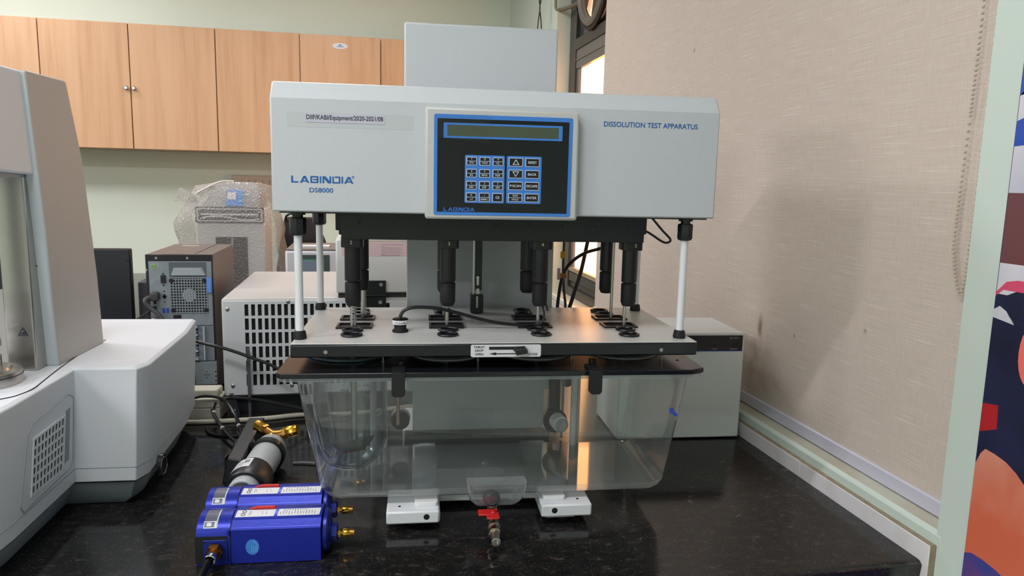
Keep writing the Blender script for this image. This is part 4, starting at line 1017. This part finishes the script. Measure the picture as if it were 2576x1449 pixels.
G().box(-.86, -.6445, 1.05, 1.30, .5885, .597).part('head_underside', mat('blue_grey_underside', '8d979d', .5), rh)
ds = G().lathe([(.052, .2625), (.052, .283), (.050, .285), (.038, .285), (.036, .289), (0, .289)], (-.685, 1.213, 0), n=40).part('steel_stage', STEEL, rh)
G().torus((-.685, 1.213, .277), .0521, .0008, n=40, k=6).part('stage_seam', BLACK, ds)
G().lathe([(.026, .289), (.026, .305), (.022, .307), (.022, .318), (.027, .320), (.027, .332), (.018, .334), (.018, .39), (.012, .392), (.012, .588), (.008, .5885)], (-.693, 1.225, 0), n=28).part('measuring_bob', CHROME, rh)
so = G().loft([[( -.4925, 1.403+.020*math.cos(2*PI*k/16), .044+.024*math.sin(2*PI*k/16)) for k in range(16)], [(-.4865, 1.403+.018*math.cos(2*PI*k/16), .044+.022*math.sin(2*PI*k/16)) for k in range(16)]]).part('side_socket', BLACK, rh)
G().torus((-.4872, 1.403, .044), .0165, .0016, (1, 0, 0), 20, 6).part('socket_ring', STEEL, so)

# ================================================================== AIR DRYERS (two blue units) at the front left
def dryer(label):
    t = thing('air_dryer', label, 'dryer', 'M', (-.24, 1.13, 0), 'blue air dryer units lying side by side')
    pf = [(1.098, 0), (1.098, .049), (1.1015, .0565), (1.108, .0635), (1.117, .0685), (1.128, .0715), (1.142, .0715), (1.155, .067), (1.165, .057), (1.171, .045), (1.171, 0)]
    h_ = G().prism(pf, 'x', -.3405, -.2895).part('head_block', WBLUE, t, bevel=.0008)
    pb = [(1.0975, .0015), (1.0975, .0565), (1.0985, .0578)]
    for k in range(6):
        y_ = 1.0992+.0019*k; z_ = .0588+.0013*k; pb += [(y_, z_), (y_+.0010, z_+.0011), (y_+.0015, z_+.0005)]
    pb += [(1.1112, .0675), (1.1145, .0690), (1.1330, .0725), (1.150, .0715), (1.165, .064), (1.172, .05), (1.172, .0015)]
    G().prism(pb, 'x', -.2875, -.1525).part('body', WBLUE, t, angle=25)
    G().prism([(1.099, .002), (1.099, .055), (1.112, .066), (1.14, .0705), (1.16, .062), (1.17, .047), (1.17, .002)], 'x', -.2898, -.2872).part('body_joint', mat('joint_dark_blue', '0b1246', .6), t)
    G().lathe([(.030, 0), (.033, .003), (.033, .008), (.030, .0105), (.020, .011), (.018, .013), (0, .013)], (-.1530, 1.134, .0355), (1, 0, 0), 28).part('end_cap', WBLUED, t)
    G().lathe([(.0145, 0), (.0145, .0115), (.0125, .0125), (0, .0125)], (-.1425, 1.1335, .0300), (1, 0, 0), 6).part('hex_port', WBLUED, t)
    f_ = G().lathe([(.0042, 0), (.0042, .0008), (.0062, .0012), (.0062, .0045), (.0040, .005), (.0035, .0085)], (-.1300, 1.1335, .0275), (1, 0, 0), 6).part('outlet_fitting', BRASS, t)
    r_ = []
    n_ = 20
    g = G()
    rings = []
    for hx in (0, .0012, .010, .0112):
        rr_ = .0060 if hx in (0, .0112) else .0068
        rings.append([(-.1215+hx, 1.1335+(rr_-(.0007 if k % 2 and hx > 0 else 0))*math.cos(2*PI*k/24), .0275+(rr_-(.0007 if k % 2 and hx > 0 else 0))*math.sin(2*PI*k/24)) for k in range(24)])
    g.loft(rings).part('knurled_nut', BRASS, f_)
    G().cyl((-.1105, 1.1335, .0275), (-.1035, 1.1335, .0275), .0064, .0060, 20).part('outlet_sleeve', BRASSD, f_)
    # printed labels on the sloping top
    def lab(xa, xb, nm):
        a = (1.1155, .0694); b_ = (1.1325, .0728)
        q = G().add([(xa, a[0], a[1]), (xb, a[0], a[1]), (xb+.001, b_[0], b_[1]), (xa+.001, b_[0], b_[1]), (xa, a[0], a[1]-.0015), (xb, a[0], a[1]-.0015), (xb+.001, b_[0], b_[1]-.0015), (xa+.001, b_[0], b_[1]-.0015)],
                    [(0, 1, 2, 3), (0, 4, 5, 1), (1, 5, 6, 2), (2, 6, 7, 3), (3, 7, 4, 0)])
        o = q.part('label', LABEL, t); p_ = G()
        def line(x_, l0, l1, wd=.0011):
            f0 = lambda s_: (a[0]+(b_[0]-a[0])*s_, a[1]+(b_[1]-a[1])*s_+.0002)
            u, v_ = f0(l0), f0(l1); p_.poly([(x_, u[0], u[1]), (x_+wd, u[0], u[1]), (x_+wd, v_[0], v_[1]), (x_, v_[0], v_[1])])
        if nm == 0:
            for cx, s_ in ((xa+.011, .33), (xa+.012, .75)):
                cy, cz = a[0]+(b_[0]-a[0])*s_, a[1]+(b_[1]-a[1])*s_+.0003
                p_.torus((cx, cy, cz), .0028, .0007, (0, -.2, 1), 16, 4)
            line(xa+.020, .2, .8, .0007); line(xa+.0225, .3, .8, .0007); line(xa+.040, .25, .75, .0006); line(xa+.046, .3, .7, .0006)
        else:
            for k in range(13): line(xa+.004+.0044*k, .15+.05*(k % 3), .55+.1*((k*7) % 4), .0009)
            for k in range(9): line(xa+.010+.0038*k, .82, .94, .0016)
        p_.part('label_print', mat('grey_print', '7d8288', .6), o, recalc=False)
    lab(-.2855, -.2265, 0); lab(-.2215, -.1565, 1)
    g = G().loft([[(-.268, 1.1335, .0728), (-.226, 1.1335, .0728), (-.226, 1.1395, .0728), (-.268, 1.1395, .0728)], [(-.256, 1.1345, .0768), (-.2275, 1.1345, .0768), (-.2275, 1.1385, .0768), (-.256, 1.1385, .0768)]])
    g.part('red_lever', RED, t, bevel=.0006)
    # badge on the head
    hp = [pf[2], pf[3], pf[4], pf[5], pf[6]]
    def on(s_, dz=.0004):
        s_ = max(0, min(.999, s_))*4; k = int(s_); f = s_-k; return (hp[k][0]+(hp[k+1][0]-hp[k][0])*f-dz*.6, hp[k][1]+(hp[k+1][1]-hp[k][1])*f+dz*.8)
    def strip(xa, xb, s0, s1, m_, nm, dz=.0004):
        V = []; n_ = 8
        for k in range(n_+1):
            p = on(s0+(s1-s0)*k/n_, dz); V += [(xa, p[0], p[1]), (xb, p[0], p[1])]
        return G().add(V, [(2*k, 2*k+1, 2*k+3, 2*k+2) for k in range(n_)]).part(nm, m_, h_, recalc=False)
    strip(-.330, -.309, .06, .95, EMBL, 'badge'); strip(-.330, -.3115, .06, .36, LABEL, 'badge_border', .0006); strip(-.3288, -.3140, .10, .32, mat('badge_grey', '5a6478', .4), 'badge_field', .0008)
    strip(-.3255, -.3185, .14, .29, LABEL, 'badge_mark', .0010)
    strip(-.3115, -.3095, .06, .95, mat('pale_badge_strip', 'b9c6cc', .4), 'badge_strip', .0008)
    G().box(-.2935, -.2895, 1.096, 1.100, .049, .058).part('catch', WBLUE, t, bevel=.0008)
    # black port plate at the front of the head
    g = G().box(-.3412, -.2935, 1.0965, 1.098, .004, .0475); g.part('port_recess', BLACKM, t)
    pp = G().box(-.3290, -.2925, 1.0950, 1.0967, .0045, .0425).part('port_plate', WBLUED, t, bevel=.0008)
    for a, b_ in ((-.3265, .0395), (-.2965, .0395), (-.2965, .014)): G().lathe([(.0017, 0), (.0014, .0006), (0, .0006)], (a, 1.0950, b_), (0, -1, 0), 10).part('screw', BLACKM, pp)
    nut = G().lathe([(.0135, 0), (.0138, .003), (.0125, .0085)], (-.3105, 1.0950, .0265), (-.12, -1, -.22), 6); nut.lathe([(.0080, .0085), (.0085, .010), (.0080, .012), (.0086, .0135), (.0080, .016), (0, .016)], (-.3105, 1.0950, .0265), (-.12, -1, -.22), 20)
    nut.part('inlet_fitting', mat('bronze_nut', 'a87a3c', .28, 1), t)
    G().lathe([(.0085, .014), (.0092, .016), (.0092, .022), (.0078, .023), (.0070, .018)], (-.3105, 1.0950, .0265), (-.12, -1, -.22), 22).part('inlet_collar', CHROME, t)
    e = [(-.256+.0103*math.cos(2*PI*k/28), .028+.0128*math.sin(2*PI*k/28)) for k in range(28)]
    sk = G().prism(e, 'y', 1.0971, 1.0975).part('round_sticker', BLUEST, t, label='round light blue sticker')
    g = G()
    for k in range(4): g.box(-.2575+.0026*k, -.2567+.0026*k, 1.0968, 1.0971, .019, .030)
    g.tube([(-.2545, 1.0970, .0375), (-.2500, 1.0970, .033), (-.2485, 1.0970, .026), (-.2490, 1.0970, .019)], .0007, 4)
    g.part('sticker_print', mat('pale_sticker_ink', '7fb0ea', .5), sk)
    return t
d1 = dryer('blue air dryer nearest the front, with a black hose on its brass inlet')
d2 = copy_tree(d1); d2['label'] = 'blue air dryer behind the front one, touching the grey filter tube'
shift(d2, -.010, .0845)
ho = thing('air_hose', 'black air hose running forward from the front blue dryer', 'hose', 'M', (-.315, 1.06, 0))
G().tube([(-.3128, 1.080, .0232), (-.3155, 1.065, .0190), (-.318, 1.045, .0125), (-.320, 1.01, .0065), (-.322, .985, .0060)], .0056, 12).part('tube', mat('glossy_black_hose', '0c0c0e', .18), ho)

# ================================================================== GREY FILTER TUBE with black clamps and brass elbows
fl = thing('filter_tube', 'grey tubular air filter with black clamps and brass elbows lying on the worktop', 'filter', 'M', (-.306, 1.42, 0))
AX = Vector((.030, 1, .0)).normalized(); A0 = Vector((-.3125, 1.262, .0375))
def seg(prof, nm, m_, n=36, **k): return G().lathe(prof, A0, AX, n).part(nm, m_, fl, **k)
seg([(.0, 0), (.020, .0), (.0225, .003), (.0225, .012)], 'end_bore', BLACKM)
seg([(.0250, .010), (.0275, .012), (.0275, .034)], 'end_cap', GREYP)
cl = seg([(.033, .030), (.0355, .032), (.0372, .040), (.0372, .092), (.0355, .095), (.031, .095)], 'lower_clamp', BLACK)
seg([(.0305, .090), (.0305, .196)], 'tube_body', GREYP)
seg([(.0315, .190), (.0355, .191), (.0355, .207), (.0315, .208)], 'upper_clamp', BLACK)
seg([(.0305, .205), (.0305, .238), (.027, .243), (.012, .245), (0, .245)], 'upper_cap', GREYP)
def on_cl(a, h_, r_):                                          # point on the clamp, a measured from straight up
    u = Vector((1, 0, 0)); u = (u-AX*u.dot(AX)).normalized(); w_ = u.cross(AX).normalized()
    return A0+AX*h_+(u*math.sin(a)+w_*math.cos(a))*r_
V = []; K = 8
for k in range(K+1):
    a = R_(-75+80*k/K); V += [on_cl(a, .048, .0377), on_cl(a, .088, .0377)]
lo_ = G().add(V, [(2*k, 2*k+1, 2*k+3, 2*k+2) for k in range(K)]).part('rating_label', LABEL, cl, recalc=False, label='white rating label with a barcode')
g = G()
for k in range(6):
    a = R_(-66+9*k); g.add([on_cl(a, .054, .0379), on_cl(a, .084-.005*(k % 3), .0379), on_cl(a+R_(2.0), .084-.005*(k % 3), .0379), on_cl(a+R_(2.0), .054, .0379)], [(0, 1, 2, 3)])
for k in range(8):
    a = R_(-16); h0 = .066+.002*k; g.add([on_cl(a, h0, .0379), on_cl(a, h0+.0011, .0379), on_cl(a+R_(14), h0+.0011, .0379), on_cl(a+R_(14), h0, .0379)], [(0, 1, 2, 3)])
g.part('label_print', INKD, cl, recalc=False)
g = G()
for k in range(7):
    a = R_(10+9*k); g.add([on_cl(a, .214, .0308), on_cl(a, .228-.004*(k % 2), .0308), on_cl(a+R_(3), .228-.004*(k % 2), .0308), on_cl(a+R_(3), .214, .0308)], [(0, 1, 2, 3)])
g.part('scale_print', mat('grey_scale_print', '8a9194', .6), fl, recalc=False)
# mounting bracket
bk_ = G().prism([(-.392, 1.57), (-.362, 1.60), (-.345, 1.60), (-.340, 1.37), (-.352, 1.355), (-.374, 1.36)], 'z', .001, .012)
bk_.loft([[(-.376, 1.385, .012), (-.342, 1.378, .012), (-.346, 1.605, .012), (-.382, 1.597, .012)], [(-.366, 1.389, .060), (-.338, 1.382, .058), (-.338, 1.597, .072), (-.370, 1.591, .074)]])
bo = bk_.part('mounting_bracket', BLACK, fl, bevel=.002)
G().loft([[(-.345, 1.452, .03), (-.345, 1.478, .03), (-.345, 1.478, .058), (-.345, 1.452, .058)], [(-.330, 1.452, .05), (-.330, 1.478, .05), (-.335, 1.478, .070), (-.335, 1.452, .070)]]).part('bracket_arm', BLACK, bo, bevel=.001)
for q in (1.42, 1.49, 1.55): G().box(-.3795, -.3765, q, q+.02, .022, .05).part('bracket_recess', BLACKM, bo)
# brass tee and elbows
br = G().tube([(-.3075, 1.508, .052), (-.307, 1.515, .060)], .0125, 14)
br.tube([(-.307, 1.517, .060), (-.318, 1.524, .064), (-.330, 1.534, .069)], .0098, 14).tube([(-.305, 1.517, .060), (-.290, 1.512, .062), (-.272, 1.510, .068)], .0098, 14)
br.part('brass_tee', BRASSD, fl)
for c0, d_ in (((-.326, 1.531, .0675), (-.75, .62, .25)), ((-.276, 1.510, .0665), (1, -.05, .28))):
    u, w_, dd = frame_of(d_); rings = []
    for hh in (0, .002, .022, .024):
        rings.append([Vector(c0)+dd*hh+(u*math.cos(2*PI*k/16)+w_*math.sin(2*PI*k/16))*((.0118 if 0 < hh < .024 else .0105)-(.0013 if k % 2 else 0)) for k in range(16)])
    G().loft(rings).part('knurled_nut', BRASS, fl)
    G().lathe([(.0125, -.007), (.0125, .0)], c0, d_, 6).part('hex_nut', BRASSD, fl)

# ================================================================== CABLES on and above the worktop
g = G().tube([(-.70, 1.775, .006), (-.60, 1.773, .006), (-.535, 1.769, .006), (-.438, 1.778, .006), (-.37, 1.79, .006), (-.293, 1.812, .006), (-.194, 1.812, .006), (-.13, 1.825, .006), (-.081, 1.846, .006), (-.02, 1.867, .006), (.06, 1.885, .006)], .0056, 10)
g.single('white_cord', 'white cord lying across the granite behind the grey filter tube', 'cord', WCORD, 'M', (-.3, 1.8, 0))
g = G().tube([(-.10, 1.99, .006), (-.06, 1.985, .006), (-.02, 1.975, .006), (.05, 1.96, .006)], .0056, 10)
g.single('white_cord', 'short white cord end seen through the tank beside the column', 'cord', WCORD, 'M', (-.02, 1.98, 0))
cb = thing('black_cable', 'black cable looping from the grey rheometer to the grey filter tube', 'cable', 'M', (-.48, 1.8, 0))
G().tube([(-.60, 1.775, .045), (-.55, 1.785, .060), (-.520, 1.788, .0655), (-.488, 1.787, .062), (-.462, 1.778, .050), (-.435, 1.74, .030), (-.41, 1.68, .012), (-.39, 1.62, .009)], .0042).part('lead', BCORD, cb)
g = G()
for p in ((-.444, 1.757, .036), (-.420, 1.703, .018)): g.sphere(p, .0052, 6)
g.part('tag', LABEL, cb)
cb = thing('black_cable', 'black cable curling left then back toward the tank beside the chiller foot', 'cable', 'M', (-.48, 1.75, 0))
G().tube([(-.40, 1.60, .012), (-.435, 1.655, .016), (-.470, 1.72, .022), (-.497, 1.775, .030), (-.498, 1.80, .042), (-.475, 1.808, .052), (-.43, 1.808, .052), (-.37, 1.808, .042), (-.30, 1.806, .026), (-.24, 1.79, .014), (-.18, 1.775, .006)], .0042).part('lead', BCORD, cb)
g = G()
for p in ((-.493, 1.77, .029), (-.452, 1.685, .019)): g.sphere(p, .0053, 6)
g.part('tag', LABEL, cb)
g = G().tube([(-.502, 1.735, .0036), (-.494, 1.715, .0036), (-.48, 1.69, .0035), (-.45, 1.675, .0035), (-.40, 1.672, .0035)], .0035)
g.single('floor_lead', 'thin black lead flat on the granite beside the rheometer base', 'cable', BCORD, 'M', (-.5, 1.7, 0))
g = G().tube([(-.63, 1.79, .245), (-.59, 1.79, .230), (-.539, 1.79, .203), (-.464, 1.79, .182), (-.399, 1.79, .157), (-.353, 1.79, .137), (-.30, 1.785, .10), (-.26, 1.78, .05), (-.25, 1.775, .005)], .0040)
g.single('hanging_cable', 'black cable slanting down across the front of the chiller grille', 'cable', BCORD, 'M', (-.45, 1.79, 0))
g = G().tube([(-.262, 1.50, .003), (-.235, 1.497, .004), (-.20, 1.490, .004), (-.15, 1.49, .003)], .0028)
g.single('small_lead', 'short dark lead with pale edge beside the grey filter tube', 'cable', mat('grey_lead', '6d6d6c', .4), 'M', (-.2, 1.5, 0))
# behind the spindles, in front of the window
cw = thing('window_cable', 'straight black cable dropping in front of the bright window', 'cable', 'M', (.36, 1.79, 0))
G().tube([(.392, 1.60, .56), (.3775, 1.60, .475), (.3635, 1.60, .40), (.345, 1.60, .335), (.325, 1.61, .25), (.31, 1.63, .10), (.305, 1.64, .006)], .0044).part('lead', BCORD, cw)
cw = thing('window_cable', 'curved black cable arching over in front of the bright window', 'cable', 'M', (.32, 1.79, 0))
G().tube([(.425, 1.585, .462), (.401, 1.585, .455), (.366, 1.585, .444), (.338, 1.585, .424), (.320, 1.585, .396), (.311, 1.585, .345), (.305, 1.585, .25), (.30, 1.60, .08), (.30, 1.61, .006)], .0038).part('lead', BCORD, cw)
G().box(.3145, .3265, 1.580, 1.592, .388, .399).part('orange_clip', ORNG, cw, bevel=.001)
cw = thing('window_lead', 'thin grey lead with yellow clip in front of the window frame', 'cable', 'M', (.32, 1.6, 0))
G().tube([(.327, 1.605, .56), (.324, 1.605, .48), (.3235, 1.605, .40), (.328, 1.605, .35), (.332, 1.605, .30), (.333, 1.605, .10), (.333, 1.61, .006)], .0030).part('lead', GCORD, cw)
G().box(.3165, .3275, 1.60, 1.61, .430, .446).part('yellow_clip', YELL, cw, bevel=.002)
G().box(.3105, .3165, 1.60, 1.608, .382, .408).part('white_tag', LABEL, cw)
g = G().tube([(.8385, 3.6, 1.97), (.834, 3.6, 1.52), (.838, 3.6, 1.455), (.838, 3.6, 1.43), (.830, 3.6, 1.35), (.828, 3.6, 1.2), (.828, 3.6, .8)], .0030)
g.single('drop_cable', 'dark cable crossing its twin above the white tower, bending left', 'cable', mat('olive_black_cord', '2c3028', .5), 'R', (.83, 3.6, .8), group='pair of crossing cables above the tower')
g = G().tube([(.8415, 3.607, 1.97), (.844, 3.607, 1.52), (.840, 3.607, 1.455), (.840, 3.607, 1.43), (.850, 3.607, 1.35), (.853, 3.607, 1.2), (.853, 3.607, .8)], .0030)
g.single('drop_cable', 'dark cable crossing its twin above the white tower, bending right', 'cable', MATS['olive_black_cord'], 'R', (.85, 3.6, .8), group='pair of crossing cables above the tower')

# ================================================================== EXHAUST FAN in the upper window light
ef = thing('exhaust_fan', 'grey exhaust fan in the dark upper window above the lit pane', 'fan', 'R', (.96, 3.15, 1.45))
FC = (.962, 3.13, 1.475)
G().torus(FC, .185, .020, (1, 0, 0), 48, 10).part('outer_ring', mat('fan_ring_grey', '6a6862', .45), ef)
G().torus((.958, 3.13, 1.475), .213, .007, (1, 0, 0), 48, 8).part('ring_lip', mat('fan_lip_dark', '2c2b29', .5), ef)
G().lathe([(.165, 0), (.165, .002), (0, .002)], (.975, 3.13, 1.475), (1, 0, 0), 40).part('lit_opening', mat('daylight_through_fan', 'e8d0b8', .5, emit=((1, .52, .30), .55)), ef)
for k in range(4):
    a0 = R_(35+90*k); V = []
    for q in range(7):
        a = a0+R_(72)*q/6
        for r_ in (.05, .155): V.append((.966+.010*(q/6-.5), FC[1]+r_*math.cos(a), FC[2]+r_*math.sin(a)))
    G().add(V, [(2*q, 2*q+1, 2*q+3, 2*q+2) for q in range(6)]).part('blade', mat('fan_blade_brown', '4a3a30', .4), ef, recalc=False)
G().lathe([(.055, 0), (.05, .03), (.03, .04), (0, .042)], (.968, 3.13, 1.475), (-1, 0, 0), 24).part('motor_hub', mat('fan_hub_taupe', '5b544e', .4), ef)
G().tube([(.958, 3.30, 1.41), (.945, 3.40, 1.412), (.915, 3.49, 1.412), (.900, 3.515, 1.425), (.8985, 3.52, 1.46), (.8985, 3.52, 1.55)], .009, 10).part('mounting_arm', mat('olive_arm', '6b6652', .5), ef)

# ================================================================== CEILING LAMPS (outside the frame; all but the first batten added as fill)
for i, (lx, ly, lz, ln, pw) in enumerate(LAMPS):
    t = thing('ceiling_lamp', ('white ceiling batten lamp level with the camera', 'added white fill batten behind the camera', 'added white batten brightening the wall above the cabinets')[i], 'lamp', 'R', (lx, ly, 1.98))
    G().box(lx-ln/2-.03, lx+ln/2+.03, ly-.04, ly+.04, 1.93, 1.98).part('batten', WHITE2, t)
    G().cyl((lx-ln/2, ly, 1.914), (lx+ln/2, ly, 1.914), .013, n=12).part('tube', mat('lamp_glass', 'ffffff', .4, emit=((1, 1, .98), 3.0)), t)
for i, (lx, ly, lz, ln, pw) in enumerate(FILL_PANELS):
    t = thing('fill_panel', ('added square fill panel, middle one of the three in the back row', 'added square fill panel farthest from the window', 'added square fill panel nearest the window', 'added square fill panel nearly above the camera')[i], 'lamp', 'R', (lx, ly, 1.98))
    h = ln/2+.02
    G().box(lx-h, lx+h, ly-h, ly-h+.02, 1.95, 1.98).box(lx-h, lx+h, ly+h-.02, ly+h, 1.95, 1.98).box(lx-h, lx-h+.02, ly-h+.02, ly+h-.02, 1.95, 1.98).box(lx+h-.02, lx+h, ly-h+.02, ly+h-.02, 1.95, 1.98).part('frame', WHITE2, t)
    G().box(lx-h+.02, lx+h-.02, ly-h+.02, ly+h-.02, 1.965, 1.975).part('diffuser', mat('fill_diffuser', 'ffffff', .4, emit=((1, 1, .98), 2.0)), t)
